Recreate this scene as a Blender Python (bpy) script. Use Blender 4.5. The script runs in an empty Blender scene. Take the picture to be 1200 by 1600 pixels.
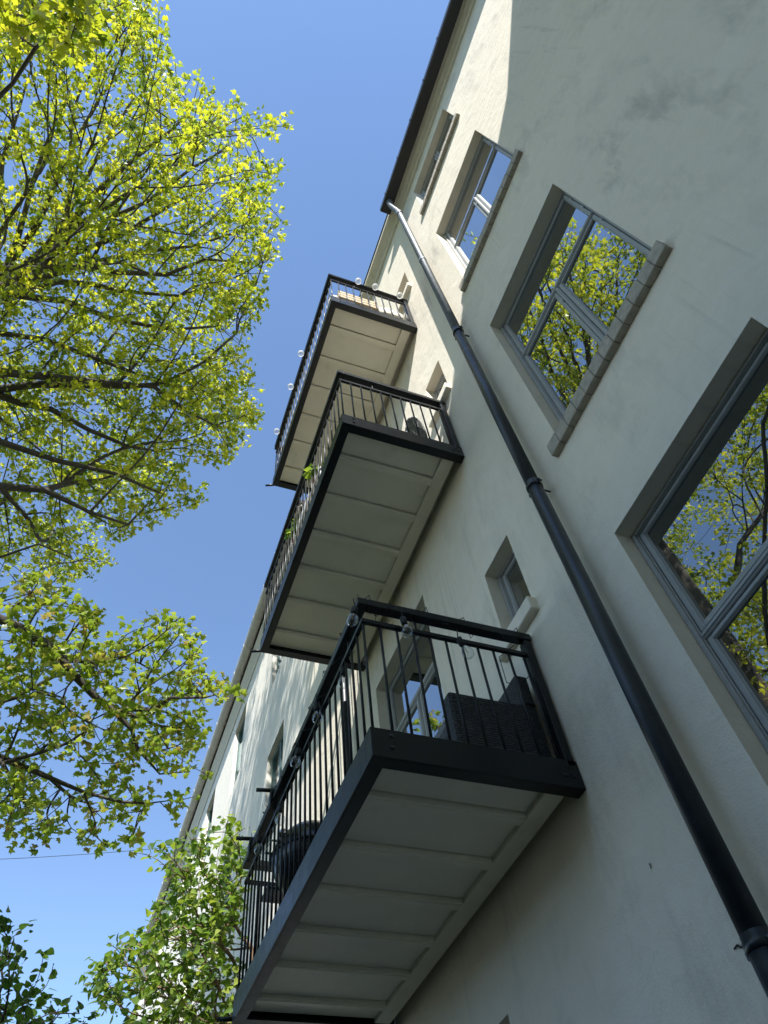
import bpy, bmesh, math, random
import numpy as np
from mathutils import Vector, Matrix
R_ = math.radians
C = bpy.context.scene.collection
SC = bpy.context.scene
random.seed(7)
RNG = np.random.default_rng(11)

# ------------------------------------------------------------------ camera, light, exposure
# metres; origin at the photographer's eye, ground 1.6 m below; x towards the facade (its face is x = 2), y along it, z up
GROUND = -1.6
cam_d = bpy.data.cameras.new('camera')
cam = bpy.data.objects.new('camera', cam_d)
C.objects.link(cam)
cam_d.sensor_width = 36.0
cam_d.lens = 36.0 * 1134.7 / 1600.0
cam_d.clip_start = 0.05
cam_d.clip_end = 6000
right = Vector((0.93701873, -0.33805913, -0.0878175))
down = Vector((0.23597557, 0.798087, -0.554412))
fwd = Vector((0.25751004, 0.49877164, 0.82759617))
M = Matrix.Identity(4)
for i in range(3):
    M[i][0] = right[i]; M[i][1] = -down[i]; M[i][2] = -fwd[i]
cam.matrix_world = M
SC.camera = cam

SUN_DIR = Vector((-0.45, -1.0, 1.19)).normalized()       # towards the sun
sun_el = math.asin(SUN_DIR.z)
sun_rot = math.atan2(SUN_DIR.x, SUN_DIR.y)
world = bpy.data.worlds.new('World')
SC.world = world
world.use_nodes = True
wn = world.node_tree
wn.nodes.clear()
wo = wn.nodes.new('ShaderNodeOutputWorld')
wb = wn.nodes.new('ShaderNodeBackground')
ws = wn.nodes.new('ShaderNodeTexSky')
ws.sky_type = 'NISHITA'
ws.sun_disc = False
ws.sun_elevation = sun_el
ws.sun_rotation = sun_rot
ws.altitude = 50
ws.air_density = 1.0
ws.dust_density = 0.05
ws.ozone_density = 2.9
wb.inputs['Strength'].default_value = SKY_STRENGTH = 0.104
wn.links.new(ws.outputs[0], wb.inputs['Color'])
wn.links.new(wb.outputs[0], wo.inputs['Surface'])

sl = bpy.data.lights.new('sun', 'SUN')
sl.energy = 3.3
sl.angle = R_(0.53)
sl.color = (1.0, 0.975, 0.935)
so = bpy.data.objects.new('sun', sl)
C.objects.link(so)
so.rotation_euler = SUN_DIR.to_track_quat('Z', 'Y').to_euler()

vs = SC.view_settings
SC.display_settings.display_device = 'sRGB'
vs.view_transform = 'Standard'
vs.look = 'None'
vs.gamma = 1.0
vs.use_curve_mapping = False
vs.exposure = 1.57
try:
    SC.cycles.max_bounces = 8
    SC.cycles.diffuse_bounces = 4
    SC.cycles.transmission_bounces = 6
except Exception:
    pass

# ------------------------------------------------------------------ materials
def newmat(name):
    m = bpy.data.materials.new(name)
    m.use_nodes = True
    nt = m.node_tree
    b = nt.nodes['Principled BSDF']
    return m, nt, b

def N(nt, t, **kw):
    n = nt.nodes.new(t)
    for k, v in kw.items():
        if k in n.inputs.keys() if hasattr(n.inputs, 'keys') else False:
            n.inputs[k].default_value = v
        else:
            setattr(n, k, v)
    return n

def ramp(nt, stops):
    r = nt.nodes.new('ShaderNodeValToRGB')
    e = r.color_ramp.elements
    while len(e) < len(stops):
        e.new(0.5)
    for i, (p, c) in enumerate(stops):
        e[i].position = p
        e[i].color = (c[0], c[1], c[2], 1) if not isinstance(c, (int, float)) else (c, c, c, 1)
    return r

def noise(nt, scale, detail=4, rough=0.55, vec=None, mapscale=None, dist=0.0):
    n = nt.nodes.new('ShaderNodeTexNoise')
    n.inputs['Scale'].default_value = scale
    n.inputs['Detail'].default_value = detail
    n.inputs['Roughness'].default_value = rough
    n.inputs['Distortion'].default_value = dist
    tc = nt.nodes.new('ShaderNodeTexCoord')
    if mapscale:
        mp = nt.nodes.new('ShaderNodeMapping')
        mp.inputs['Scale'].default_value = mapscale
        nt.links.new(tc.outputs['Object'], mp.inputs['Vector'])
        nt.links.new(mp.outputs[0], n.inputs['Vector'])
    else:
        nt.links.new(tc.outputs['Object'], n.inputs['Vector'])
    return n

def mixc(nt, fac, a, b, mode='MIX'):
    m = nt.nodes.new('ShaderNodeMix')
    m.data_type = 'RGBA'
    m.blend_type = mode
    if isinstance(fac, (int, float)):
        m.inputs[0].default_value = fac
    else:
        nt.links.new(fac, m.inputs[0])
    for s, v in ((6, a), (7, b)):
        if isinstance(v, tuple):
            m.inputs[s].default_value = (v[0], v[1], v[2], 1)
        else:
            nt.links.new(v, m.inputs[s])
    return m.outputs[2]

def bump(nt, b, sources, dist=0.01):
    prev = None
    for h, st, d in sources:
        bp = nt.nodes.new('ShaderNodeBump')
        bp.inputs['Strength'].default_value = st
        bp.inputs['Distance'].default_value = d
        nt.links.new(h, bp.inputs['Height'])
        if prev is not None:
            nt.links.new(prev, bp.inputs['Normal'])
        prev = bp.outputs[0]
    nt.links.new(prev, b.inputs['Normal'])

def stucco(name, base, grime, amount=1.0):
    m, nt, b = newmat(name)
    big = noise(nt, 0.55, 5, 0.6, dist=0.4)
    smear = noise(nt, 2.6, 8, 0.68, mapscale=(1.0, 1.6, 0.6), dist=0.15)
    fine = noise(nt, 95, 3, 0.6)
    mid = noise(nt, 9, 5, 0.6)
    trowel = noise(nt, 3.2, 4, 0.55, mapscale=(1, 1.0, 1.9), dist=1.2)
    r1 = ramp(nt, [(0.50, 0.0), (0.74, 1.0)])
    nt.links.new(smear.outputs[0], r1.inputs[0])
    r2 = ramp(nt, [(0.38, 0.0), (0.66, 1.0)])
    nt.links.new(big.outputs[0], r2.inputs[0])
    mu = nt.nodes.new('ShaderNodeMath'); mu.operation = 'MULTIPLY'
    nt.links.new(r1.outputs[0], mu.inputs[0]); nt.links.new(r2.outputs[0], mu.inputs[1])
    mu2 = nt.nodes.new('ShaderNodeMath'); mu2.operation = 'MULTIPLY'
    nt.links.new(mu.outputs[0], mu2.inputs[0]); mu2.inputs[1].default_value = 0.55 * amount
    r3 = ramp(nt, [(0.3, (base[0] * .95, base[1] * .95, base[2] * .93)), (0.7, base)])
    nt.links.new(mid.outputs[0], r3.inputs[0])
    col = mixc(nt, mu2.outputs[0], r3.outputs[0], grime)
    # rain streaks, thin and broken
    st = noise(nt, 3.0, 5, 0.6, mapscale=(1, 5.5, .22), dist=.1)
    rs = ramp(nt, [(0.56, 0.0), (0.70, 1.0)]); nt.links.new(st.outputs[0], rs.inputs[0])
    b2 = noise(nt, .8, 3, .6); rb2 = ramp(nt, [(0.45, 0.0), (0.65, 1.0)]); nt.links.new(b2.outputs[0], rb2.inputs[0])
    ms = nt.nodes.new('ShaderNodeMath'); ms.operation = 'MULTIPLY'
    nt.links.new(rs.outputs[0], ms.inputs[0]); nt.links.new(rb2.outputs[0], ms.inputs[1])
    ms2 = nt.nodes.new('ShaderNodeMath'); ms2.operation = 'MULTIPLY'; nt.links.new(ms.outputs[0], ms2.inputs[0]); ms2.inputs[1].default_value = .28 * amount
    col = mixc(nt, ms2.outputs[0], col, grime)
    # pale repaired patches
    pt = noise(nt, 1.1, 2, .5, dist=.6); rp = ramp(nt, [(0.62, 0.0), (0.645, .30)]); nt.links.new(pt.outputs[0], rp.inputs[0])
    col = mixc(nt, rp.outputs[0], col, (min(1, base[0] * 1.06), min(1, base[1] * 1.06), min(1, base[2] * 1.08)))
    # tiny dark chips and pinholes
    vor = nt.nodes.new('ShaderNodeTexVoronoi'); vor.inputs['Scale'].default_value = 2.6
    tc = nt.nodes.new('ShaderNodeTexCoord'); nt.links.new(tc.outputs['Object'], vor.inputs['Vector'])
    rv = ramp(nt, [(0.012, 1.0), (0.022, 0.0)])
    nt.links.new(vor.outputs['Distance'], rv.inputs[0])
    mu3 = nt.nodes.new('ShaderNodeMath'); mu3.operation = 'MULTIPLY'
    nt.links.new(rv.outputs[0], mu3.inputs[0]); mu3.inputs[1].default_value = 0.6
    col = mixc(nt, mu3.outputs[0], col, (.12, .11, .09))
    nt.links.new(col, b.inputs['Base Color'])
    b.inputs['Roughness'].default_value = 0.9
    b.inputs['Specular IOR Level'].default_value = 0.2
    bump(nt, b, [(trowel.outputs[0], 0.22, 0.03), (mid.outputs[0], 0.45, 0.010), (fine.outputs[0], 0.7, 0.004)])
    return m

def paint(name, col, rough=0.5, var=0.08, bumpst=0.1, metallic=0.0, scale=14, spec=0.5, wear=None, wear_amt=0.5):
    m, nt, b = newmat(name)
    n = noise(nt, scale, 5, 0.6)
    r = ramp(nt, [(0.3, tuple(c * (1 - var) for c in col)), (0.7, tuple(min(1, c * (1 + var)) for c in col))])
    nt.links.new(n.outputs[0], r.inputs[0])
    out = r.outputs[0]
    if wear:
        w = noise(nt, scale * 2.3, 6, 0.7)
        rw = ramp(nt, [(0.60, 0.0), (0.72, wear_amt)])
        nt.links.new(w.outputs[0], rw.inputs[0])
        out = mixc(nt, rw.outputs[0], out, wear)
    nt.links.new(out, b.inputs['Base Color'])
    rr = ramp(nt, [(0.25, max(0.02, rough - .08)), (0.75, min(1, rough + .1))])
    nt.links.new(n.outputs[0], rr.inputs[0])
    nt.links.new(rr.outputs[0], b.inputs['Roughness'])
    b.inputs['Metallic'].default_value = metallic
    b.inputs['Specular IOR Level'].default_value = spec
    if bumpst:
        f = noise(nt, scale * 8, 3, 0.6)
        bump(nt, b, [(f.outputs[0], bumpst, 0.003)])
    return m

def glass_pane(name, ior=1.9):
    m, nt, b = newmat(name)
    b.inputs['Base Color'].default_value = (0.012, 0.015, 0.015, 1)
    b.inputs['Roughness'].default_value = 0.0
    b.inputs['IOR'].default_value = ior
    b.inputs['Specular IOR Level'].default_value = 0.5
    n = noise(nt, 1.7, 2, 0.5)
    bump(nt, b, [(n.outputs[0], 0.022, 0.05)])
    # coated double glazing: extra mirror-like reflection that grows towards grazing view, a little dust
    gl = nt.nodes.new('ShaderNodeBsdfGlossy'); gl.inputs['Roughness'].default_value = 0.0
    gl.inputs['Color'].default_value = (.92, .95, .95, 1)
    nt.links.new(b.inputs['Normal'].links[0].from_socket, gl.inputs['Normal'])
    lw = nt.nodes.new('ShaderNodeLayerWeight'); lw.inputs['Blend'].default_value = .5
    rp = ramp(nt, [(0.0, .12), (0.5, .34), (0.75, .52), (1.0, .95)])
    nt.links.new(lw.outputs['Facing'], rp.inputs[0])
    du = nt.nodes.new('ShaderNodeBsdfDiffuse'); du.inputs['Color'].default_value = (.35, .35, .32, 1)
    dn = noise(nt, 5, 6, .7); dr = ramp(nt, [(.45, .012), (.75, .05)]); nt.links.new(dn.outputs[0], dr.inputs[0])
    m1 = nt.nodes.new('ShaderNodeMixShader'); nt.links.new(rp.outputs[0], m1.inputs[0]); nt.links.new(b.outputs[0], m1.inputs[1]); nt.links.new(gl.outputs[0], m1.inputs[2])
    m2 = nt.nodes.new('ShaderNodeMixShader'); nt.links.new(dr.outputs[0], m2.inputs[0]); nt.links.new(m1.outputs[0], m2.inputs[1]); nt.links.new(du.outputs[0], m2.inputs[2])
    nt.links.new(m2.outputs[0], nt.nodes['Material Output'].inputs['Surface'])
    return m

def clear_glass(name, lo=.05, hi=.6, milk=0.0):
    m, nt, b = newmat(name)
    nt.nodes.remove(b)
    g = nt.nodes.new('ShaderNodeBsdfGlossy'); g.inputs['Roughness'].default_value = 0.02
    t = nt.nodes.new('ShaderNodeBsdfTransparent'); t.inputs['Color'].default_value = (0.93, 0.95, 0.95, 1)
    f0 = nt.nodes.new('ShaderNodeLayerWeight'); f0.inputs['Blend'].default_value = 0.35
    f = ramp(nt, [(0.1, lo), (0.95, hi)])
    nt.links.new(f0.outputs['Facing'], f.inputs[0])
    mx = nt.nodes.new('ShaderNodeMixShader')
    nt.links.new(f.outputs[0], mx.inputs[0]); nt.links.new(t.outputs[0], mx.inputs[1]); nt.links.new(g.outputs[0], mx.inputs[2])
    out = mx.outputs[0]
    if milk:
        tl = nt.nodes.new('ShaderNodeBsdfTranslucent'); tl.inputs['Color'].default_value = (.9, .9, .88, 1)
        df = nt.nodes.new('ShaderNodeBsdfDiffuse'); df.inputs['Color'].default_value = (.85, .85, .83, 1)
        a1 = nt.nodes.new('ShaderNodeMixShader'); nt.links.new(tl.outputs[0], a1.inputs[1]); nt.links.new(df.outputs[0], a1.inputs[2])
        r2 = ramp(nt, [(0.15, milk), (0.7, .95)]); nt.links.new(f0.outputs['Facing'], r2.inputs[0])
        a2 = nt.nodes.new('ShaderNodeMixShader'); nt.links.new(r2.outputs[0], a2.inputs[0]); nt.links.new(out, a2.inputs[1]); nt.links.new(a1.outputs[0], a2.inputs[2])
        out = a2.outputs[0]
    nt.links.new(out, nt.nodes['Material Output'].inputs['Surface'])
    return m

def leaf_mat(name, cols, trans, gloss=0.12):
    m, nt, b = newmat(name)
    nt.nodes.remove(b)
    at = nt.nodes.new('ShaderNodeAttribute'); at.attribute_name = 'tint'
    oi = nt.nodes.new('ShaderNodeObjectInfo')
    ad = nt.nodes.new('ShaderNodeMath'); ad.operation = 'ADD'
    mr = nt.nodes.new('ShaderNodeMath'); mr.operation = 'MULTIPLY'; mr.inputs[1].default_value = 0.0
    nt.links.new(oi.outputs['Random'], mr.inputs[0])
    nt.links.new(at.outputs['Fac'], ad.inputs[0]); nt.links.new(mr.outputs[0], ad.inputs[1])
    r = ramp(nt, [(i / (len(cols) - 1), c) for i, c in enumerate(cols)])
    nt.links.new(ad.outputs[0], r.inputs[0])
    rt = ramp(nt, [(i / (len(trans) - 1), c) for i, c in enumerate(trans)])
    nt.links.new(ad.outputs[0], rt.inputs[0])
    d = nt.nodes.new('ShaderNodeBsdfDiffuse')
    t = nt.nodes.new('ShaderNodeBsdfTranslucent')
    g = nt.nodes.new('ShaderNodeBsdfGlossy'); g.inputs['Roughness'].default_value = 0.55
    nt.links.new(r.outputs[0], d.inputs['Color']); nt.links.new(rt.outputs[0], t.inputs['Color'])
    a = nt.nodes.new('ShaderNodeAddShader')
    nt.links.new(d.outputs[0], a.inputs[0]); nt.links.new(t.outputs[0], a.inputs[1])
    lw = nt.nodes.new('ShaderNodeFresnel'); lw.inputs['IOR'].default_value = 1.4
    mx = nt.nodes.new('ShaderNodeMixShader')
    mul = nt.nodes.new('ShaderNodeMath'); mul.operation = 'MULTIPLY'; mul.inputs[1].default_value = gloss * 2.5
    nt.links.new(lw.outputs[0], mul.inputs[0]); nt.links.new(mul.outputs[0], mx.inputs[0])
    nt.links.new(a.outputs[0], mx.inputs[1]); nt.links.new(g.outputs[0], mx.inputs[2])
    nt.links.new(mx.outputs[0], nt.nodes['Material Output'].inputs['Surface'])
    return m

MAT = {}
MAT['stucco'] = stucco('stucco_offwhite', (.83, .755, .625), (.35, .325, .28), 1.3)
MAT['stucco2'] = stucco('stucco_cream', (.81, .765, .67), (.45, .44, .39), 0.6)
MAT['cornice'] = paint('cornice_plaster', (.70, .65, .53), .8, .08, .25)
MAT['reveal'] = stucco('stucco_reveal', (.52, .53, .50), (.30, .30, .27), .5)
MAT['frame'] = paint('window_paint', (.36, .365, .355), .45, .06, .08, wear=(.30, .29, .25), wear_amt=.35)
MAT['frame_green'] = paint('window_paint_green', (.07, .13, .12), .4, .08, .06)
MAT['sill'] = paint('sill_tile', (.40, .355, .285), .75, .22, .4, scale=22)
MAT['mortar'] = paint('sill_mortar', (.17, .16, .14), .9, .15, .4, scale=30)
MAT['pane'] = glass_pane('window_glass', 1.7)
MAT['black_metal'] = paint('anthracite_powdercoat', (.006, .008, .010), .36, .25, .10, scale=14, spec=.35)
MAT['gutter_black'] = paint('gutter_black', (.006, .006, .007), .42, .2, .1, scale=25)
MAT['pipe_black'] = paint('pipe_black', (.019, .025, .031), .38, .3, .25, scale=13, wear=(.075, .08, .08), wear_amt=.5)
MAT['galv'] = paint('galvanised_metal', (.15, .165, .18), .48, .25, .2, metallic=.3, scale=16, wear=(.30, .31, .31), wear_amt=.4)
MAT['gutter_grey'] = paint('gutter_zinc', (.60, .57, .50), .5, .12, .1, metallic=.0, scale=9)
MAT['soffit'] = paint('soffit_panel', (.82, .755, .615), .5, .07, .08, scale=2.2, wear=(.50, .45, .35), wear_amt=.35)
MAT['deck'] = paint('deck_board', (.50, .47, .40), .7, .2, .3, scale=10)
MAT['wicker'] = None
MAT['rust'] = paint('rusty_screw', (.20, .10, .05), .7, .3, .3)
MAT['ground'] = paint('courtyard_ground', (.026, .032, .018), .95, .35, .5, scale=1.4)
MAT['added_hedge'] = leaf_mat('added_hedge_leaf', [(.02,.04,.012),(.03,.055,.015),(.045,.07,.02)], [(.02,.045,.01),(.03,.06,.012),(.04,.075,.015)], .03)  # leaves of the added screen that blocks low sky light
MAT['roof'] = paint('roof_tile', (.035, .03, .03), .8, .2, .4, scale=6)
MAT['bark'] = paint('maple_bark', (.085, .072, .056), .9, .4, .9, scale=11, wear=(.20, .19, .16), wear_amt=.5)
MAT['twig'] = paint('maple_twig', (.060, .046, .034), .85, .3, .4, scale=20)
MAT['vine_stem'] = paint('vine_stem', (.19, .12, .075), .85, .35, .5, scale=24)
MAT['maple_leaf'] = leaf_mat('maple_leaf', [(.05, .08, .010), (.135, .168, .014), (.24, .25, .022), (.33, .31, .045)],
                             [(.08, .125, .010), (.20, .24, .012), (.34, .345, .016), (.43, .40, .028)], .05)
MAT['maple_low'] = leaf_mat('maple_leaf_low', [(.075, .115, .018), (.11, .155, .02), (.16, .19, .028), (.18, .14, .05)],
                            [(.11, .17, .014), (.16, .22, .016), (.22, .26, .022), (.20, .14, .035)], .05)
MAT['vine_leaf'] = leaf_mat('vine_leaf', [(.03, .06, .016), (.055, .10, .02), (.10, .145, .025), (.16, .19, .04)],
                            [(.04, .085, .012), (.085, .15, .014), (.15, .21, .016), (.22, .26, .026)], .06)
MAT['bush_leaf'] = leaf_mat('bush_leaf', [(.03, .062, .016), (.045, .085, .02), (.06, .11, .022), (.08, .13, .028)],
                            [(.03, .07, .01), (.05, .10, .012), (.07, .13, .014), (.09, .16, .018)], .06)
MAT['bulb'] = clear_glass('bulb_glass')
MAT['white'] = paint('white_plastic', (.75, .75, .72), .4, .04, .03)
MAT['globe'] = clear_glass('frosted_globe', .05, .4, .12)
MAT['wood'] = paint('pallet_wood', (.52, .41, .27), .7, .22, .3, scale=9)
MAT['cushion'] = paint('cushion_fabric', (.70, .65, .55), .9, .08, .3, scale=30)
MAT['greyfab'] = paint('grey_wicker', (.25, .25, .24), .8, .25, .6, scale=40)
MAT['pot'] = paint('terracotta_pot', (.30, .13, .07), .8, .15, .2)
MAT['grill'] = paint('grill_enamel', (.012, .012, .013), .22, .15, .03, spec=.6)
MAT['chrome'] = paint('steel', (.6, .6, .6), .25, .05, .02, metallic=1.0)
MAT['cable'] = paint('black_rubber', (.012, .012, .012), .6, .1, .0)
MAT['crack'] = paint('crack_dark', (.03, .026, .022), .9, .2, .0)
MAT['flake'] = paint('undercoat_flake', (.52, .50, .53), .8, .1, .3)
MAT['stone'] = stucco('rough_render', (.50, .49, .45), (.25, .24, .22), 1.2)

def wicker_mat():
    m, nt, b = newmat('black_wicker')
    tc = nt.nodes.new('ShaderNodeTexCoord')
    w = nt.nodes.new('ShaderNodeTexWave'); w.wave_type = 'BANDS'; w.bands_direction = 'Z'
    w.inputs['Scale'].default_value = 22; w.inputs['Distortion'].default_value = 3.5; w.inputs['Detail'].default_value = 2
    w.inputs['Detail Scale'].default_value = 3.0
    nt.links.new(tc.outputs['Object'], w.inputs['Vector'])
    r = ramp(nt, [(0.2, (.014, .015, .017)), (0.8, (.085, .088, .094))])
    nt.links.new(w.outputs[0], r.inputs[0])
    nt.links.new(r.outputs[0], b.inputs['Base Color'])
    b.inputs['Roughness'].default_value = 0.5
    bump(nt, b, [(w.outputs[0], 0.9, 0.01)])
    return m
MAT['wicker'] = wicker_mat()

# ------------------------------------------------------------------ mesh helpers
class MB:
    def __init__(self):
        self.v = []; self.f = []; self.sm = []
    def quad(self, a, b, c, d, smooth=False):
        n = len(self.v); self.v += [a, b, c, d]; self.f.append((n, n + 1, n + 2, n + 3)); self.sm.append(smooth)
    def box(self, x0, x1, y0, y1, z0, z1, bev=0.0, mat=None):
        if x0 > x1: x0, x1 = x1, x0
        if y0 > y1: y0, y1 = y1, y0
        if z0 > z1: z0, z1 = z1, z0
        if bev <= 0:
            n = len(self.v)
            pts = [(x0, y0, z0), (x1, y0, z0), (x1, y1, z0), (x0, y1, z0), (x0, y0, z1), (x1, y0, z1), (x1, y1, z1), (x0, y1, z1)]
            fs = [(0, 3, 2, 1), (4, 5, 6, 7), (0, 1, 5, 4), (1, 2, 6, 5), (2, 3, 7, 6), (3, 0, 4, 7)]
        else:
            b = min(bev, (x1 - x0) * .45, (y1 - y0) * .45, (z1 - z0) * .45)
            bm = bmesh.new()
            bmesh.ops.create_cube(bm, size=1.0)
            for v in bm.verts:
                v.co = Vector(((x0 + x1) / 2 + v.co.x * (x1 - x0), (y0 + y1) / 2 + v.co.y * (y1 - y0), (z0 + z1) / 2 + v.co.z * (z1 - z0)))
            bmesh.ops.bevel(bm, geom=bm.edges[:], offset=b, segments=1, affect='EDGES')
            bm.verts.index_update()
            n = len(self.v)
            pts = [tuple(v.co) for v in bm.verts]
            fs = [tuple(v.index for v in f.verts) for f in bm.faces]
            bm.free()
        if mat is not None:
            pts = [tuple(mat @ Vector(p)) for p in pts]
        self.v += pts
        for f in fs:
            self.f.append(tuple(i + n for i in f)); self.sm.append(False)
        return self
    def tube(self, pts, r, seg=8, cap=True):
        pts = [Vector(p) for p in pts]
        rs = r if isinstance(r, (list, tuple)) else [r] * len(pts)
        rings = []
        prevu = None
        for i, p in enumerate(pts):
            if i == 0: d = pts[1] - p
            elif i == len(pts) - 1: d = p - pts[i - 1]
            else: d = (pts[i + 1] - p).normalized() + (p - pts[i - 1]).normalized()
            d.normalize()
            if prevu is None:
                ref = Vector((0, 0, 1)) if abs(d.z) < .9 else Vector((1, 0, 0))
                u = d.cross(ref).normalized()
            else:
                u = (prevu - d * prevu.dot(d)).normalized()
            prevu = u
            w = d.cross(u)
            n = len(self.v)
            for k in range(seg):
                a = 2 * math.pi * k / seg
                self.v.append(tuple(p + (u * math.cos(a) + w * math.sin(a)) * rs[i]))
            rings.append(n)
        for i in range(len(rings) - 1):
            for k in range(seg):
                k2 = (k + 1) % seg
                self.f.append((rings[i] + k, rings[i] + k2, rings[i + 1] + k2, rings[i + 1] + k)); self.sm.append(seg > 5)
        if cap:
            self.f.append(tuple(rings[0] + k for k in reversed(range(seg)))); self.sm.append(False)
            self.f.append(tuple(rings[-1] + k for k in range(seg))); self.sm.append(False)
        return self
    def lathe(self, prof, centre, seg=16, axis=Vector((0, 0, 1))):
        q = axis.to_track_quat('Z', 'Y')
        c = Vector(centre)
        rings = []
        for r, h in prof:
            n = len(self.v)
            for k in range(seg):
                a = 2 * math.pi * k / seg
                self.v.append(tuple(c + q @ Vector((r * math.cos(a), r * math.sin(a), h))))
            rings.append(n)
        for i in range(len(rings) - 1):
            for k in range(seg):
                k2 = (k + 1) % seg
                self.f.append((rings[i] + k, rings[i] + k2, rings[i + 1] + k2, rings[i + 1] + k)); self.sm.append(True)
        self.f.append(tuple(rings[0] + k for k in reversed(range(seg)))); self.sm.append(False)
        self.f.append(tuple(rings[-1] + k for k in range(seg))); self.sm.append(False)
        return self
    def prism_y(self, prof, y0, y1, closed=True):
        """profile in (x, z), extruded along y"""
        n = len(self.v); k = len(prof)
        self.v += [(x, y0, z) for x, z in prof] + [(x, y1, z) for x, z in prof]
        rng = range(k) if closed else range(k - 1)
        for i in rng:
            j = (i + 1) % k
            self.f.append((n + i, n + j, n + k + j, n + k + i)); self.sm.append(False)
        if closed:
            self.f.append(tuple(n + i for i in reversed(range(k)))); self.sm.append(False)
            self.f.append(tuple(n + k + i for i in range(k))); self.sm.append(False)
        return self
    def mesh(self, name):
        me = bpy.data.meshes.new(name)
        me.from_pydata(self.v, [], self.f)
        me.polygons.foreach_set('use_smooth', self.sm)
        me.update()
        return me
    def build(self, name, mat, parent=None):
        me = self.mesh(name)
        me.materials.append(MAT[mat] if isinstance(mat, str) else mat)
        bm = bmesh.new(); bm.from_mesh(me); bmesh.ops.recalc_face_normals(bm, faces=bm.faces[:]); bm.to_mesh(me); bm.free()
        return link(name, me, parent)

def link(name, me, parent=None):
    o = bpy.data.objects.new(name, me)
    C.objects.link(o)
    if parent is not None:
        o.parent = parent
        o.matrix_parent_inverse = Matrix.Translation(-root_loc(parent))
    return o

def root_loc(o):
    v = Vector(o.location)
    p = o.parent
    while p is not None:
        v = v + Vector(p.location) + o.matrix_parent_inverse.translation
        o = p; p = o.parent
    return v

def tag(o, label=None, cat=None, group=None, kind=None):
    if label: o['label'] = label
    if cat: o['category'] = cat
    if group: o['group'] = group
    if kind: o['kind'] = kind
    return o

def thing(name, loc, label, cat, group=None):
    o = bpy.data.objects.new(name, None)
    C.objects.link(o)
    o.location = loc
    o.empty_display_size = 0.1
    return tag(o, label, cat, group)

WX0 = 2.0
# ------------------------------------------------------------------ ground
g = MB()
S = 900
g.quad((-S, -S, GROUND), (S, -S, GROUND), (S, S, GROUND), (-S, S, GROUND))
tag(g.build('ground', 'ground'), kind='structure')

# ------------------------------------------------------------------ facade building
WX = 2.0
REV = 0.20      # depth of the reveals

def facade_mesh(openings, y0, y1, z0, z1, x=WX, rev=REV):
    """wall face with rectangular holes and their reveals"""
    m = MB()
    ys = sorted({y0, y1, *[o[0] for o in openings], *[o[1] for o in openings]})
    zs = sorted({z0, z1, *[o[2] for o in openings], *[o[3] for o in openings]})
    for i in range(len(ys) - 1):
        for j in range(len(zs) - 1):
            a, b, c, d = ys[i], ys[i + 1], zs[j], zs[j + 1]
            cy, cz = (a + b) / 2, (c + d) / 2
            if any(o[0] < cy < o[1] and o[2] < cz < o[3] for o in openings):
                continue
            m.quad((x, a, c), (x, b, c), (x, b, d), (x, a, d))
    for a, b, c, d in openings:
        X = x + rev
        m.quad((x, a, c), (X, a, c), (X, a, d), (x, a, d))
        m.quad((x, b, c), (x, b, d), (X, b, d), (X, b, c))
        m.quad((x, a, d), (X, a, d), (X, b, d), (x, b, d))
        m.quad((x, a, c), (x, b, c), (X, b, c), (X, a, c))
    return m

def rect_frame(m, x0, x1, y0, y1, z0, z1, w, bev=.004, top=None):
    top = top or w
    m.box(x0, x1, y0, y0 + w, z0, z1, bev)
    m.box(x0, x1, y1 - w, y1, z0, z1, bev)
    m.box(x0, x1, y0 + w, y1 - w, z0, z0 + w, bev)
    m.box(x0, x1, y0 + w, y1 - w, z1 - top, z1, bev)

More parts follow.
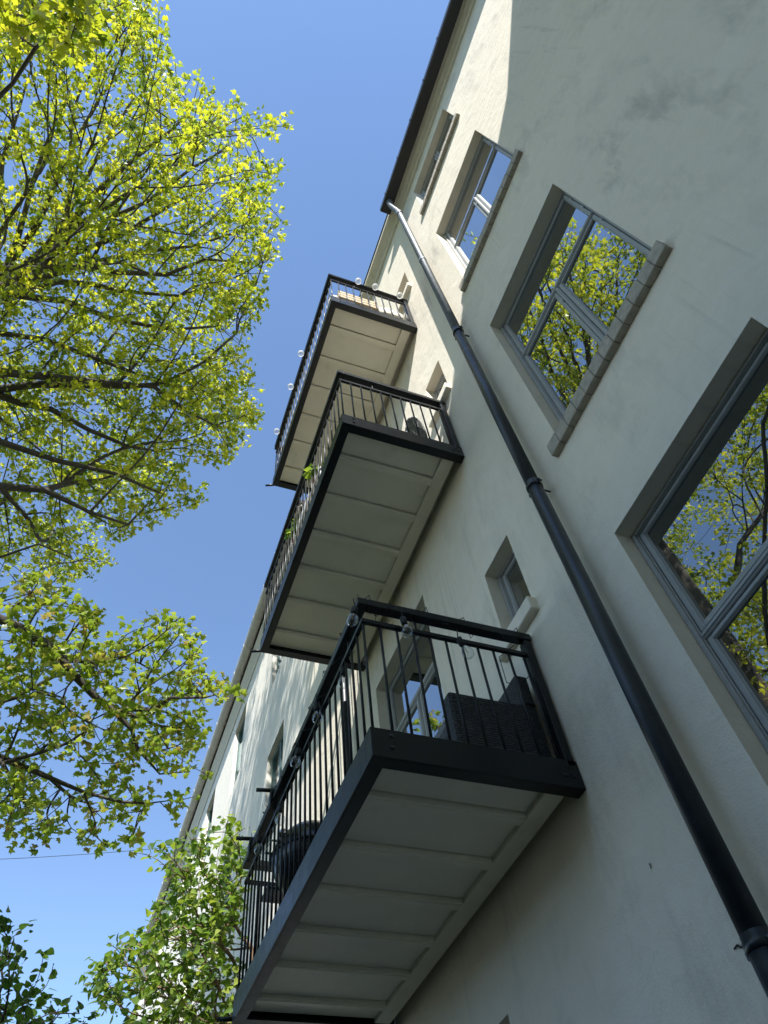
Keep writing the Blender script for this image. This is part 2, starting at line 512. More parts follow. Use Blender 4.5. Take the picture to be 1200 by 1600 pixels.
def window(parent, o, transom=None, mullion=True, frame='frame', sill='tile', x=WX, name='window', low_sash=None):
    y0, y1, z0, z1 = o
    fr = MB()
    W = .024
    HT = .016       # the head is slimmer than the jambs
    rect_frame(fr, x + .092, x + .199, y0 + .002, y1 - .002, z0 + .002, z1 - .002, W, top=HT)
    # thin stepped bead inside the frame
    rect_frame(fr, x + .108, x + .195, y0 + W, y1 - W, z0 + W, z1 - HT, .007, .002, top=.005)
    yi0, yi1, zi0, zi1 = y0 + W + .007, y1 - W - .007, z0 + W + .007, z1 - HT - .005
    lights = []
    if transom:
        fr.box(x + .104, x + .150, yi0, yi1, transom - .018, transom + .018, .005)
        fr.box(x + .098, x + .104, yi0, yi1, transom - .008, transom + .006, .003)
        lights.append((yi0, yi1, transom + .018, zi1))
        lo_top = transom - .018
    else:
        lo_top = zi1
    yc = (y0 + y1) / 2
    if mullion:
        fr.box(x + .104, x + .150, yc - .016, yc + .016, zi0, lo_top, .005)
        fr.box(x + .098, x + .104, yc - .010, yc + .010, zi0, lo_top, .004)
        lights += [(yi0, yc - .016, zi0, lo_top), (yc + .016, yi1, zi0, lo_top)]
    else:
        lights.append((yi0, yi1, zi0, lo_top))
    w = fr.build(name, frame, parent)
    for a, b, c, d in lights:
        s = MB()
        t = .030
        rect_frame(s, x + .110, x + .148, a + .004, b - .004, c + .004, d - .004, t, top=.022)
        rect_frame(s, x + .117, x + .146, a + .004 + t, b - .004 - t, c + .004 + t, d - .004 - .022, .006, .002, top=.004)
        # hinge barrels
        for hz in (c + .18, d - .18):
            if d - c > .6:
                s.tube([(x + .108, a + .004, hz - .03), (x + .108, a + .004, hz + .03)], .007, 6)
        s.build('sash', frame, w)
        p = MB()
        p.box(x + .127, x + .139, a + t, b - t, c + t, d - .026)
        p.build('pane', 'pane', w)
    if sill == 'tile':
        sb, st, pr = z0 - .115, z0 + .002, .046
        ya, yb = y0 - .05, y1 + .075
        core = MB()
        core.box(x - pr + .007, x + .095, ya + .006, yb - .006, sb + .004, st - .004)
        core.build('sill_bed', 'mortar', w)
        n = max(3, int(round((yb - ya) / .108)))
        L = (yb - ya) / n
        for k in range(n):
            t = MB()
            dx = random.uniform(-.002, .002); dz = random.uniform(-.0015, .0015)
            t.box(x - pr + dx, x + .09, ya + k * L + .0022, ya + (k + 1) * L - .0022, sb + dz, st + dz, .004)
            t.build('sill_tile', 'sill', w)
    elif sill == 'plain':
        t = MB()
        t.box(x - .055, x + .095, y0 - .03, y1 + .06, z0 - .10, z0 + .002, .006)
        t.build('sill', 'stucco', w)
    return w

Z1 = (1.94, 5.00, 7.98)         # undersides of the three balconies
A = (.322, 1.470, 3.765, 5.74)
Bw = (.340, 1.478, .700, 2.79)
Cw = (.290, 1.440, 6.895, 8.84)
Dw = (.280, 1.390, 10.02, 11.15)
small = [(2.205, 2.560, 3.10, 3.76), (2.205, 2.545, 6.10, 6.745), (2.185, 2.520, 9.16, 9.78)]
doors = [(3.42, 4.58, Z1[0] + .17, 4.55), (3.42, 4.58, Z1[1] + .17, 7.55), (3.42, 4.58, Z1[2] + .17, 10.5)]
lowwin = (3.42, 4.58, -.35, 1.48)
WALL_TOP = 11.56
fac = thing('apartment_building', (6.0, 1.8, GROUND), 'tall off-white stucco apartment house with grey windows and stacked balconies', 'building')
fac.location = (2.0, 1.8, GROUND)
EY = 6.70
ops = [A, Bw, Cw, Dw, lowwin] + small + doors
w = facade_mesh(ops, -3.0, EY, GROUND, WALL_TOP)
# end wall, back wall and core behind the openings
w.quad((WX, EY, GROUND), (11.0, EY, GROUND), (11.0, EY, WALL_TOP), (WX, EY, WALL_TOP))
w.quad((11.0, -3.0, GROUND), (11.0, EY, GROUND), (11.0, EY, WALL_TOP), (11.0, -3.0, WALL_TOP))
w.quad((WX + .21, -3.0, GROUND), (WX + .21, EY, GROUND), (WX + .21, EY, WALL_TOP), (WX + .21, -3.0, WALL_TOP))
w.build('wall', 'stucco', fac)
window(fac, A, 5.068)
window(fac, Bw, 2.062)
window(fac, Cw, 8.19)
window(fac, Dw, None, True)
window(fac, lowwin, 1.0)
for s in small:
    window(fac, s, None, False, sill='plain')
for d in doors:
    # balcony door with top light
    window(fac, d, d[3] - .55, True, sill=None, name='door')

def cornice(y0, y1, x, z, parent, mat='cornice', lips=True):
    m = MB()
    m.prism_y([(x + .05, z - .10), (x - .028, z - .10), (x - .04, z - .085), (x - .04, z - .03), (x - .075, z + .0), (x - .098, z + .012),
               (x - .098, z + .03), (x - .150, z + .055), (x - .150, z + .14), (x + .05, z + .14)], y0, y1)
    m.build('cornice', mat, parent)
cornice(-3.0, EY, WX, 11.60, fac)

# roof: thin dark edge over the cornice, then the pitched slope
rf = MB()
rf.prism_y([(1.835, 11.742), (1.835, 11.765), (2.3, 12.15), (6.5, 14.4), (10.9, 12.1), (10.9, 11.742)], -3.0, EY)
rf.build('roof', 'roof', fac)

# black box gutter over the right-hand half, with bracket tips
gt = MB()
gt.prism_y([(1.858, 11.59), (1.722, 11.59), (1.702, 11.61), (1.702, 11.735), (1.714, 11.735), (1.722, 11.625), (1.848, 11.625), (1.858, 11.70)], -3.0, 1.865)
go = gt.build('gutter', 'gutter_black', fac)
for k in range(9):
    y = 1.62 - k * .52
    b = MB()
    b.box(1.696, 1.7015, y - .012, y + .012, 11.655, 11.752)
    b.tube([(1.790, y, 11.591), (1.790, y, 11.580)], .006, 6)
    b.build('bracket', 'gutter_black', go)
# downpipe: swan neck, galvanised upper length, black lower lengths with sockets and clamps
PX, PY = 1.895, 1.715
dp = MB()
dp.tube([(1.785, 1.70, 11.63), (1.785, 1.705, 11.50), (1.80, PY, 11.42), (1.875, PY, 11.20), (PX, PY, 11.08), (PX, PY, 6.12)], .040, 16)
dpo = dp.build('downpipe', 'galv', fac)
e = MB(); e.tube([(1.785, 1.70, 11.60), (1.785, 1.70, 11.545)], .049, 14); e.tube([(PX, PY, 11.13), (PX, PY, 10.95)], .045, 14)
e.tube([(PX, PY, 8.55), (PX, PY, 8.47)], .044, 14); e.build('socket', 'galv', dpo)
lo = MB()
lo.tube([(PX, PY, 6.20), (PX, PY, 3.50)], .0425, 18)
lo.tube([(PX, PY, 3.58), (PX, PY, .92)], .0445, 18)
lo.tube([(PX, PY, 1.00), (PX, PY, GROUND)], .0465, 18)
lo.build('pipe_length', 'pipe_black', dpo)
for z in (6.13, 3.535, .965):
    c = MB()
    c.tube([(PX, PY, z - .016), (PX, PY, z + .016)], .0495, 18)
    c.box(PX - .006, PX + .006, PY - .066, PY - .045, z - .013, z + .013, .003)
    c.box(PX - .006, PX + .006, PY + .045, PY + .068, z - .013, z + .013, .003)
    c.tube([(PX - .018, PY - .058, z), (PX + .018, PY - .058, z)], .006, 6)
    c.tube([(PX + .03, PY, z), (WX + .02, PY, z)], .007, 6)
    c.build('clamp', 'pipe_black', dpo)
# second black downpipe beyond the balconies
dp2 = MB()
dp2.tube([(1.90, 5.13, 11.55), (1.90, 5.13, GROUND)], .042, 14)
d2 = dp2.build('downpipe', 'pipe_black', fac)
for z in (8.2, 5.6, 3.6, 1.2):
    c = MB(); c.tube([(1.90, 5.13, z - .016), (1.90, 5.13, z + .016)], .050, 14); c.tube([(1.90, 5.10, z), (2.02, 5.10, z)], .007, 6)
    c.build('clamp', 'pipe_black', d2)

# plaster damage near the bottom right of the view
def crack(pts, w=.004):
    m = MB()
    for i in range(len(pts) - 1):
        (a, b), (c, d) = pts[i], pts[i + 1]
        L = math.hypot(c - a, d - b); nx, ny = -(d - b) / L * w / 2, (c - a) / L * w / 2
        m.quad((1.996, a + nx, b + ny), (1.996, c + nx, d + ny), (1.996, c - nx, d - ny), (1.996, a - nx, b - ny))
    return m
ck = crack([(1.855, 1.075), (1.868, 1.052), (1.884, 1.048), (1.893, 1.062), (1.915, 1.058)], .007)
v2 = crack([(2.13, 1.475), (2.127, 1.462), (2.132, 1.455)], .006)
for q in (v2,):
    n = len(ck.v); ck.v += q.v; ck.f += [tuple(i + n for i in f) for f in q.f]; ck.sm += q.sm
ck.build('plaster_crack', 'crack', fac)
fl = MB()
ring = [(1.655, 1.13), (1.62, 1.14), (1.57, 1.13), (1.55, 1.10), (1.56, 1.06), (1.585, 1.085), (1.60, 1.05), (1.63, 1.07), (1.645, 1.04), (1.665, 1.07), (1.668, 1.10)]
n = len(ring)
fl.v = [(1.9955, y, z) for y, z in ring] + [(2.0, y, z) for y, z in ring]
fl.f = [tuple(range(n))] + [(i, (i + 1) % n, n + (i + 1) % n, n + i) for i in range(n)]
fl.sm = [False] * len(fl.f)
fl.build('bare_patch', 'flake', fac)

# ------------------------------------------------------------------ wing of the courtyard behind the photographer: it shades the lower facade
wing = thing('courtyard_wing', (-6, -4, GROUND), 'tall rendered courtyard wing standing behind the photographer', 'building')
wm = MB()
prof = [(2.0, GROUND), (2.0, 11.95), (1.08, 11.81), (.70, 11.50), (.50, 11.64), (-.08, 12.17), (-16.0, 12.17), (-16.0, GROUND)]
wm.prism_y(prof, -3.01, -10.0)
wm.build('wall', 'stucco2', wing)

# ------------------------------------------------------------------ lower neighbour further along
T = thing('townhouse', (2.0, 12, GROUND), 'lower cream townhouse with zinc gutter further along the row', 'building')
rows = ((.30, 2.0), (2.55, 4.10), (5.45, 6.98), (8.35, 9.86))
cols = ((7.90, 8.80), (10.85, 11.78), (13.55, 14.45), (15.95, 16.85), (18.7, 19.6))
tops = [(a, b, c, d) for a, b in cols for c, d in rows]
wm = facade_mesh(tops, EY + .004, 24.0, GROUND, 10.24, WX, .16)
wm.quad((WX, EY + .004, GROUND), (11, EY + .004, GROUND), (11, EY + .004, 10.24), (WX, EY + .004, 10.24))
wm.quad((WX, 24.0, GROUND), (11, 24.0, GROUND), (11, 24.0, 10.24), (WX, 24.0, 10.24))
wm.quad((WX + .21, EY, GROUND), (WX + .21, 24, GROUND), (WX + .21, 24, 10.24), (WX + .21, EY, 10.24))
wm.build('wall', 'stucco2', T)
for o in tops:
    y0, y1, z0, z1 = o
    f = MB()
    rect_frame(f, WX + .07, WX + .15, y0 + .003, y1 - .003, z0 + .003, z1 - .003, .055)
    yc = (y0 + y1) / 2
    f.box(WX + .075, WX + .145, yc - .03, yc + .03, z0 + .055, z1 - .055, .004)
    wobj = f.build('window', 'frame_green', T)
    for a, b in ((y0 + .055, yc - .03), (yc + .03, y1 - .055)):
        p = MB(); p.box(WX + .105, WX + .118, a, b, z0 + .055, z1 - .055); p.build('pane', 'pane', wobj)
m = MB()
m.prism_y([(WX + .05, 10.18), (WX - .02, 10.18), (WX - .03, 10.24), (WX - .09, 10.36), (WX - .11, 10.40), (WX - .11, 10.47), (WX + .05, 10.47)], EY - .02, 24.0)
m.build('cornice', 'cornice', T)
gp = []
for k in range(9):
    a = math.pi + math.pi * k / 8
    gp.append((1.79 + .085 * math.cos(a), 10.60 + .085 * math.sin(a)))
gp += [(1.79 + .076 * math.cos(math.pi + math.pi * k / 8), 10.60 + .076 * math.sin(math.pi + math.pi * k / 8)) for k in reversed(range(9))]
gm = MB(); gm.prism_y(gp, EY - .05, 24.0)
gu = gm.build('gutter', 'gutter_grey', T)
for k in range(22):
    y = 7.0 + k * .78
    b = MB()
    pts = [(1.79 + .089 * math.cos(math.pi + math.pi * i / 8), y, 10.60 + .089 * math.sin(math.pi + math.pi * i / 8)) for i in range(9)]
    b.tube(pts + [(1.88, y, 10.66)], .007, 5)
    b.build('bracket', 'gutter_grey', gu)
rf = MB()
rf.prism_y([(1.76, 10.665), (1.76, 10.685), (6.5, 13.6), (11.0, 10.9), (11.0, 10.665)], EY - .04, 24.0)
rf.build('roof', 'roof', T)

# ------------------------------------------------------------------ balconies
BX0, BX1, BY0, BY1 = .97, 1.985, 2.325, 4.83
bar_cache = {}
def placed(name, me, loc, parent):
    o = link(name, me, parent)
    o.location = loc
    return o

def mesh_of(mb, name, mat):
    me = mb.mesh(name)
    me.materials.append(MAT[mat])
    bm = bmesh.new(); bm.from_mesh(me); bmesh.ops.recalc_face_normals(bm, faces=bm.faces[:]); bm.to_mesh(me); bm.free()
    return me
mbar = MB(); mbar.tube([(0, 0, 0), (0, 0, .78)], .0072, 8); BAR = mesh_of(mbar, 'bar', 'black_metal')
mb_ = MB(); mb_.lathe([(.004, -.012), (.013, -.010), (.013, 0), (.010, .004), (.0, .004)], (0, 0, 0), 6, Vector((0, -1, 0))); BOLT = mesh_of(mb_, 'bolt', 'black_metal')

def balcony(z, label):
    b = thing('balcony', ((BX0 + BX1) / 2, (BY0 + BY1) / 2, z), label, 'balcony', 'balconies stacked up the facade')
    H = .150
    # channel girders: web + flanges, open side inwards
    def girder(x0, x1, y0, y1, axis, inward):
        m = MB()
        if axis == 'x':
            wy = (y0, y0 + .012) if inward > 0 else (y1 - .012, y1)
            m.box(x0, x1, wy[0], wy[1], z, z + H, .002)
            m.box(x0, x1, wy[0] + (.012 if inward > 0 else -(y1 - y0 - .012)), (y1 if inward > 0 else wy[0]), z, z + .012)
            m.box(x0, x1, wy[0] + (.012 if inward > 0 else -(y1 - y0 - .012)), (y1 if inward > 0 else wy[0]), z + H - .012, z + H)
        else:
            m.box(x0, x0 + .012, y0, y1, z, z + H, .002)
            m.box(x0 + .012, x1, y0, y1, z, z + .012)
            m.box(x0 + .012, x1, y0, y1, z + H - .012, z + H)
        return m.build('girder', 'black_metal', b)
    gn = girder(BX0, BX1 + .011, BY0, BY0 + .072, 'x', 1)
    gf = girder(BX0, BX1 + .011, BY1 - .072, BY1, 'x', -1)
    gl = girder(BX0 + .001, BX0 + .070, BY0 + .0725, BY1 - .0725, 'y', 1)
    for yy in ((BY0 + .0125, BY0 + .072), (BY1 - .072, BY1 - .0125)):
        c_ = MB(); c_.box(BX0 + .001, BX0 + .012, yy[0], yy[1], z + .0125, z + H - .0125); c_.build('corner_plate', 'black_metal', gl)
    for dx, dz in ((.05, .115), (.05, .055)):
        placed('bolt', BOLT, (BX0 + .045 + dx, BY0 - .001, z + dz), gn)
    for dx, dz in ((.03, .06), (.075, .06)):
        placed('bolt', BOLT, (BX1 - dx, BY0 - .001, z + dz), gn)
    # soffit: panels between ribs, a light bearer along the wall
    px0, px1 = BX0 + .072, BX1 - .165
    ribs = [2.605, 2.985, 3.365, 3.755, 4.135, 4.525]
    edges = [BY0 + .074] + ribs + [BY1 - .074]
    for i in range(len(edges) - 1):
        p = MB()
        p.box(px0, px1 + .02, edges[i] + (.004 if i else 0), edges[i + 1] - .006, z + .042, z + .056)
        p.build('soffit_panel', 'soffit', b)
    for r in ribs:
        q = MB()
        q.prism_y([(px0 + .002, z + .042), (px0 + .002, z + .018), (px1 + .028, z + .018), (px1 + .036, z + .025), (px1 + .036, z + .042)], r + .004, r + .070)
        q.prism_y([(px0 + .002, z + .0185), (px0 + .002, z + .013), (px1 + .012, z + .013), (px1 + .012, z + .0185)], r + .020, r + .052)
        q.build('rib', 'soffit', b)
    be = MB(); be.box(BX1 - .150, BX1 - .045, BY0 + .075, BY1 - .075, z + .016, z + .10, .004); be.build('wall_bearer', 'soffit', b)
    dk = MB(); dk.box(BX0 + .075, WX + .004, BY0 + .074, BY1 - .074, z + .108, z + .135); dk.build('deck', 'deck', b)
    # handrail, lower rail, posts
    zt = z + 1.0
    hr = MB()
    hr.box(BX0 - .008, BX0 + .048, BY0 - .008, BY1 + .008, zt - .05, zt, .004)
    hr.box(BX0 + .0481, BX1 + .005, BY0 - .008, BY0 + .048, zt - .05, zt, .004)
    hr.box(BX0 + .0481, BX1 + .005, BY1 - .048, BY1 + .008, zt - .05, zt, .004)
    hr.build('handrail', 'black_metal', b)
    lr = MB(); r0 = zt - .165
    lr.box(BX0 + .010, BX0 + .032, BY0 + .010, BY1 - .010, r0, r0 + .024)
    lr.box(BX0 + .0321, BX1 - .04, BY0 + .010, BY0 + .032, r0, r0 + .024)
    lr.box(BX0 + .0321, BX1 - .04, BY1 - .032, BY1 - .010, r0, r0 + .024)
    for y in (BY0 + .021, BY1 - .021):
        lr.tube([(BX0 + .32, y, r0 + .02), (BX0 + .32, y, zt - .045)], .006, 6)
    for k in range(5):
        y = BY0 + .25 + k * .5
        lr.tube([(BX0 + .021, y, r0 + .02), (BX0 + .021, y, zt - .045)], .006, 6)
    lr.build('lower_rail', 'black_metal', b)
    for y in (BY0 + .022, BY1 - .062):
        p = MB(); p.box(BX1 - .040, BX1 - .0, y - .022, y + .022, z + H - .03, zt - .05, .003)
        p.box(BX1 - .05, BX1 - .041, y - .026, y + .026, z + H - .05, zt - .06, .002)
        p.build('post', 'black_metal', b)
    nb = 10
    for k in range(nb + 1):
        x = BX0 + .021 + k * (BX1 - BX0 - .09) / nb
        placed('bar', BAR, (x, BY0 + .021, z + .075), b)
        placed('bar', BAR, (x, BY1 - .021, z + .075), b)
    nf = 26
    for k in range(1, nf):
        y = BY0 + .021 + k * (BY1 - BY0 - .042) / nf
        placed('bar', BAR, (BX0 + .021, y, z + .075), b)
    sp = MB(); sp.tube([(BX0 + .03, BY1 + .004, z + .03), (BX0 - .075, BY1 + .055, z + .045)], .014, 8)
    sp.build('drain_spout', 'black_metal', b)
    return b
balcony(Z1[0], 'lowest black railed balcony holding a dark wicker sofa and a kettle grill')
balcony(Z1[1], 'middle balcony with green pot plants and a round grey chair')
balcony(Z1[2], 'topmost balcony with white globe lights and pallet seat')

# ------------------------------------------------------------------ things on the balconies
D1, D2, D3 = Z1[0] + .135, Z1[1] + .135, Z1[2] + .135

# lowest balcony: wicker sofa with its back to the wall
sf = thing('wicker_sofa', (1.68, 2.9, D1), 'dark wicker sofa against the wall on the lowest balcony', 'sofa')
m = MB(); m.box(1.44, 1.94, 2.405, 2.485, D1 + .04, 2.475, .012); m.build('armrest', 'wicker', sf)
m = MB(); m.box(1.44, 1.94, 3.28, 3.36, D1 + .04, 2.475, .012); m.build('armrest', 'wicker', sf)
m = MB(); m.box(1.865, 1.945, 2.405, 3.36, 2.4755, 2.69, .014); m.box(1.865, 1.935, 2.486, 3.279, 2.32, 2.475, .004); m.build('backrest', 'wicker', sf)
m = MB(); m.box(1.46, 1.862, 2.487, 3.278, D1 + .06, 2.31, .01); m.build('seat', 'wicker', sf)
m = MB(); m.box(1.45, 1.855, 2.495, 3.27, 2.313, 2.41, .03); m.build('cushion', 'greyfab', sf)
for x in (1.47, 1.90):
    for y in (2.445, 3.32):
        l = MB(); l.tube([(x, y, D1), (x, y, D1 + .05)], .018, 8); l.build('leg', 'black_metal', sf)

# kettle grill
gx, gy, gz = 1.30, 4.28, 2.66
kg = thing('kettle_grill', (gx, gy, D1), 'black kettle grill behind the front rail of the lowest balcony', 'grill')
m = MB()
r = .265
m.lathe([(.06, -.235), (.16, -.195), (.235, -.11), (r, -.005), (r, 0)], (gx, gy, gz), 24); bowl = m.build('bowl', 'grill', kg)
m = MB()
m.lathe([(r + .006, .004), (r + .006, .02), (.235, .115), (.165, .185), (.07, .225), (.0, .232)], (gx, gy, gz), 24); lid = m.build('lid', 'grill', kg)
m = MB(); m.tube([(gx - .05, gy, gz + .225), (gx - .05, gy, gz + .275), (gx + .05, gy, gz + .275), (gx + .05, gy, gz + .225)], .011, 8); m.build('handle', 'cable', lid)
m = MB(); m.tube([(gx - .215, gy - .06, gz + .13), (gx - .235, gy - .065, gz + .14)], .03, 12); m.build('gauge', 'chrome', lid)
m = MB(); m.tube([(gx - r - .006, gy - .02, gz + .008), (gx - r - .05, gy - .02, gz + .008), (gx - r - .05, gy - .16, gz + .008), (gx - r + .03, gy - .16, gz + .008)], .008, 6); m.build('handle', 'chrome', bowl)
for a in (.4, 2.5, 4.6):
    l = MB(); l.tube([(gx + .17 * math.cos(a), gy + .17 * math.sin(a), gz - .18), (gx + .27 * math.cos(a), gy + .27 * math.sin(a), D1 + .01)], .012, 8); l.build('leg', 'grill', kg)
m = MB(); m.lathe([(.20, 0), (.21, .008), (.20, .016), (.0, .016)], (gx, gy, D1 + .17), 20); m.build('ash_tray', 'grill', kg)
m = MB(); m.box(gx - .22, gx + .18, gy + .29, gy + .46, gz - .04, gz - .02, .004); m.build('side_shelf', 'grill', kg)

# clamps on the front handrail of the lowest balcony
for y, lab in ((4.05, 'black rod clamped to the lowest handrail, in front of the grill'), (4.60, 'black rod clamped to the lowest handrail, at its far end')):
    t = thing('rail_clamp', (BX0, y, 2.94), lab, 'clamp', 'rods clamped to the lowest handrail')
    m = MB(); m.box(BX0 - .020, BX0 + .058, y - .022, y + .022, 2.942, 2.962, .004); m.box(BX0 - .024, BX0 - .010, y - .022, y + .022, 2.84, 2.9415, .004)
    m.build('clamp', 'black_metal', t)
    m = MB(); m.tube([(BX0 + .03, y, 2.975), (BX0 - .105, y + .035, 2.985)], .013, 8); m.build('rod', 'black_metal', t)

# string lights on the lowest balcony
sg = thing('string_lights', (BX0, BY0, 2.94), 'black cable of clear bulbs wound round the lowest handrail', 'string lights')
pts = []
yy = 2.30
k = 0
x = 1.96
while x > .93:
    pts.append((x, 2.308 if k % 2 else 2.372, 2.905 + .045 * math.sin(k * 1.9) + .01 * (k % 3)))
    x -= .055; k += 1
while yy < 4.8:
    pts.append((.955 if k % 2 else 1.025, yy, 2.905 + .045 * math.sin(k * 1.7)))
    yy += .075; k += 1
m = MB(); m.tube(pts, .0032, 5); m.build('cable', 'cable', sg)
sag = MB()
sag.tube([(1.90, 2.37, 2.88), (1.80, 2.40, 2.79), (1.85, 2.47, 2.68), (1.90, 2.43, 2.64), (1.93, 2.36, 2.65)], .0026, 5)
for i in range(34):
    j = random.randrange(2, len(pts) - 2)
    p = Vector(pts[j]); d = Vector((random.uniform(-.03, .03), random.uniform(-.03, .03), random.uniform(-.035, .045)))
    sag.tube([p, p + d], [.0022, .0012], 4)
sag.build('fairy_wire', 'cable', sg)
def bulb(x, y, z, parent, tilt=(0, 0, -1), s=1.0):
    ax = Vector(tilt).normalized()
    g = MB(); g.lathe([(.012 * s, 0), (.016 * s, .012 * s), (.029 * s, .035 * s), (.032 * s, .052 * s), (.026 * s, .072 * s), (.012 * s, .083 * s), (.002, .085 * s)], (x, y, z), 16, ax)
    o = g.build('bulb', 'bulb', parent)
    c = MB(); c.lathe([(.010, -.052), (.017, -.048), (.0175, -.004), (.014, .002)], (x, y, z), 12, ax)
    c.tube([Vector((x, y, z)) - ax * .05, Vector((x, y, z + .09)) - ax * .03], .003, 5)
    c.build('socket', 'cable', o)
    f = MB(); f.tube([Vector((x, y, z)) + ax * .006, Vector((x, y, z)) + ax * .05 * s], .0022, 4); f.build('filament', 'rust', o)
for q in ((.925, 2.30, 2.775, (-.2, 0, -1)), (1.205, 2.30, 2.775, (.15, 0, -1)), (1.535, 2.32, 2.73, (.45, .1, -.9)), (.985, 2.66, 2.70, (0, 0, -1)), (.96, 3.05, 2.79, (.1, .1, -1)), (.96, 3.45, 2.79, (-.2, 0, -1)), (.985, 3.9, 2.72, (0, .1, -1)), (.96, 4.35, 2.79, (.1, 0, -1))):
    bulb(q[0], q[1], q[2], sg, q[3])

# middle balcony: round woven chair, pots
ch = thing('woven_chair', (1.76, 2.62, D2), 'grey woven round backed chair at the near end of the middle balcony', 'chair')
q = Matrix.Translation((1.76, 2.56, 5.62)) @ Matrix.Rotation(R_(14), 4, 'Z') @ Matrix.Rotation(R_(8), 4, 'X')
m = MB()
n = 22
ring_o = [q @ Vector((.115 * math.cos(2 * math.pi * i / n), 0, .30 * math.sin(2 * math.pi * i / n))) for i in range(n + 1)]
m.tube(ring_o, .012, 6); m.build('back_frame', 'greyfab', ch)
m = MB()
for i in range(-8, 9):
    zz = i * .035; w_ = .112 * math.sqrt(max(0, 1 - (zz / .30) ** 2))
    m.tube([q @ Vector((-w_, 0, zz)), q @ Vector((0, .012, zz)), q @ Vector((w_, 0, zz))], .0125, 5)
for i in range(-4, 5):
    xx = i * .024; h_ = .295 * math.sqrt(max(0, 1 - (xx / .115) ** 2))
    m.tube([q @ Vector((xx, .006, -h_)), q @ Vector((xx, .006, h_))], .006, 4)
m.build('backrest', 'greyfab', ch)
m = MB(); m.lathe([(.17, 0), (.19, .015), (.19, .045), (.16, .06), (.0, .06)], (1.74, 2.74, 5.36), 18); m.build('seat', 'greyfab', ch)
for dx, dy in ((-.11, -.11), (.11, -.11), (-.11, .11), (.11, .11)):
    l = MB(); l.tube([(1.74 + dx, 2.74 + dy, 5.37), (1.74 + dx * 1.2, 2.74 + dy * 1.2, D2)], .012, 6); l.build('leg', 'black_metal', ch)

def leaf_shape(kind):
    if kind == 'maple':
        base = [(0, 0), (.22, .02), (.50, .10), (.36, .30), (.62, .52), (.34, .52), (.20, .58), (.16, .80), (0, 1.05)]
        left = [(-a, b) for a, b in reversed(base[1:-1])]
        P = base + left
        v = [(x, y, -.16 * abs(x) - .10 * y * y) for x, y in P] + [(0, .42, .03)]
        c = len(P)
        f = [(i, (i + 1) % len(P), c) for i in range(len(P))]
        return v, f
    base = [(0, 0), (.34, .06), (.44, .30), (.30, .62), (.10, .90), (0, 1.05)]
    left = [(-a, b) for a, b in reversed(base[1:-1])]
    P = base + left
    v = [(x, y, .18 * abs(x) - .14 * y * y) for x, y in P] + [(0, .40, -.02)]
    c = len(P)
    f = [(i, (i + 1) % len(P), c) for i in range(len(P))]
    return v, f

def leaves_mesh(name, kind, pos, nrm, ang, size, tint, mat):
    """many leaves in one mesh: position of the stalk end, face normal, heading, length"""
    v, f = leaf_shape(kind)
    V = np.array(v); F = np.array(f)
    V = V - np.array([0, 0, 0])
    n = len(pos)
    z = nrm / np.linalg.norm(nrm, axis=1)[:, None]
    h = np.stack([np.cos(ang), np.sin(ang), np.zeros(n)], 1)
    y = h - z * (h * z).sum(1)[:, None]
    y /= np.linalg.norm(y, axis=1)[:, None] + 1e-9
    x = np.cross(y, z)
    curl = RNG.uniform(.3, 3.2, n)
    L = V[None, :, :].repeat(n, 0).copy()
    L[:, :, 2] *= curl[:, None]
    L[:, :, 0] *= RNG.uniform(.8, 1.1, n)[:, None]
    W = pos[:, None, :] + size[:, None, None] * (L[:, :, 0:1] * x[:, None, :] + L[:, :, 1:2] * y[:, None, :] + L[:, :, 2:3] * z[:, None, :])
    W = W.reshape(-1, 3)
    FF = (F[None] + (np.arange(n) * len(V))[:, None, None]).reshape(-1, 3)
    me = bpy.data.meshes.new(name)
    me.vertices.add(len(W)); me.vertices.foreach_set('co', W.astype(np.float32).ravel())
    me.loops.add(FF.size); me.loops.foreach_set('vertex_index', FF.astype(np.int32).ravel())
    me.polygons.add(len(FF)); me.polygons.foreach_set('loop_start', np.arange(0, FF.size, 3, dtype=np.int32))
    me.polygons.foreach_set('use_smooth', np.ones(len(FF), dtype=bool))
    at = me.attributes.new('tint', 'FLOAT', 'POINT')
    at.data.foreach_set('value', np.repeat(tint, len(V)).astype(np.float32))
    me.update(calc_edges=True)
    me.materials.append(MAT[mat])
    return me

def leaf_frames(nrm, ang):
    z = nrm / np.linalg.norm(nrm, axis=1)[:, None]
    h = np.stack([np.cos(ang), np.sin(ang), np.zeros(len(ang))], 1)
    y = h - z * (h * z).sum(1)[:, None]
    y /= np.linalg.norm(y, axis=1)[:, None] + 1e-9
    return np.cross(y, z), y, z

def leaf_objects(root, kind, idx, pos, nrm, ang, size, tint, mat):
    """the leaves that show largest, each an object; a few shared meshes"""
    vs_ = []
    for k in range(6):
        one = leaves_mesh('leaf', kind, np.zeros((1, 3)), np.array([[0, 0, 1.0]]), np.array([math.pi / 2]), np.array([1.0]), np.array([(k + .5) / 6]), mat)
        vs_.append(one)
    X, Y, Z = leaf_frames(nrm, ang)
    inv = Matrix.Translation(-root_loc(root))
    for i in idx:
        o = bpy.data.objects.new('leaf', vs_[min(5, max(0, int(tint[i] * 6)))])
        C.objects.link(o)
        o.parent = root
        o.matrix_parent_inverse = inv
        m_ = Matrix.Identity(4)
        for a in range(3):
            m_[a][0] = X[i][a] * size[i]; m_[a][1] = Y[i][a] * size[i]; m_[a][2] = Z[i][a] * size[i]; m_[a][3] = pos[i][a]
        o.matrix_basis = m_

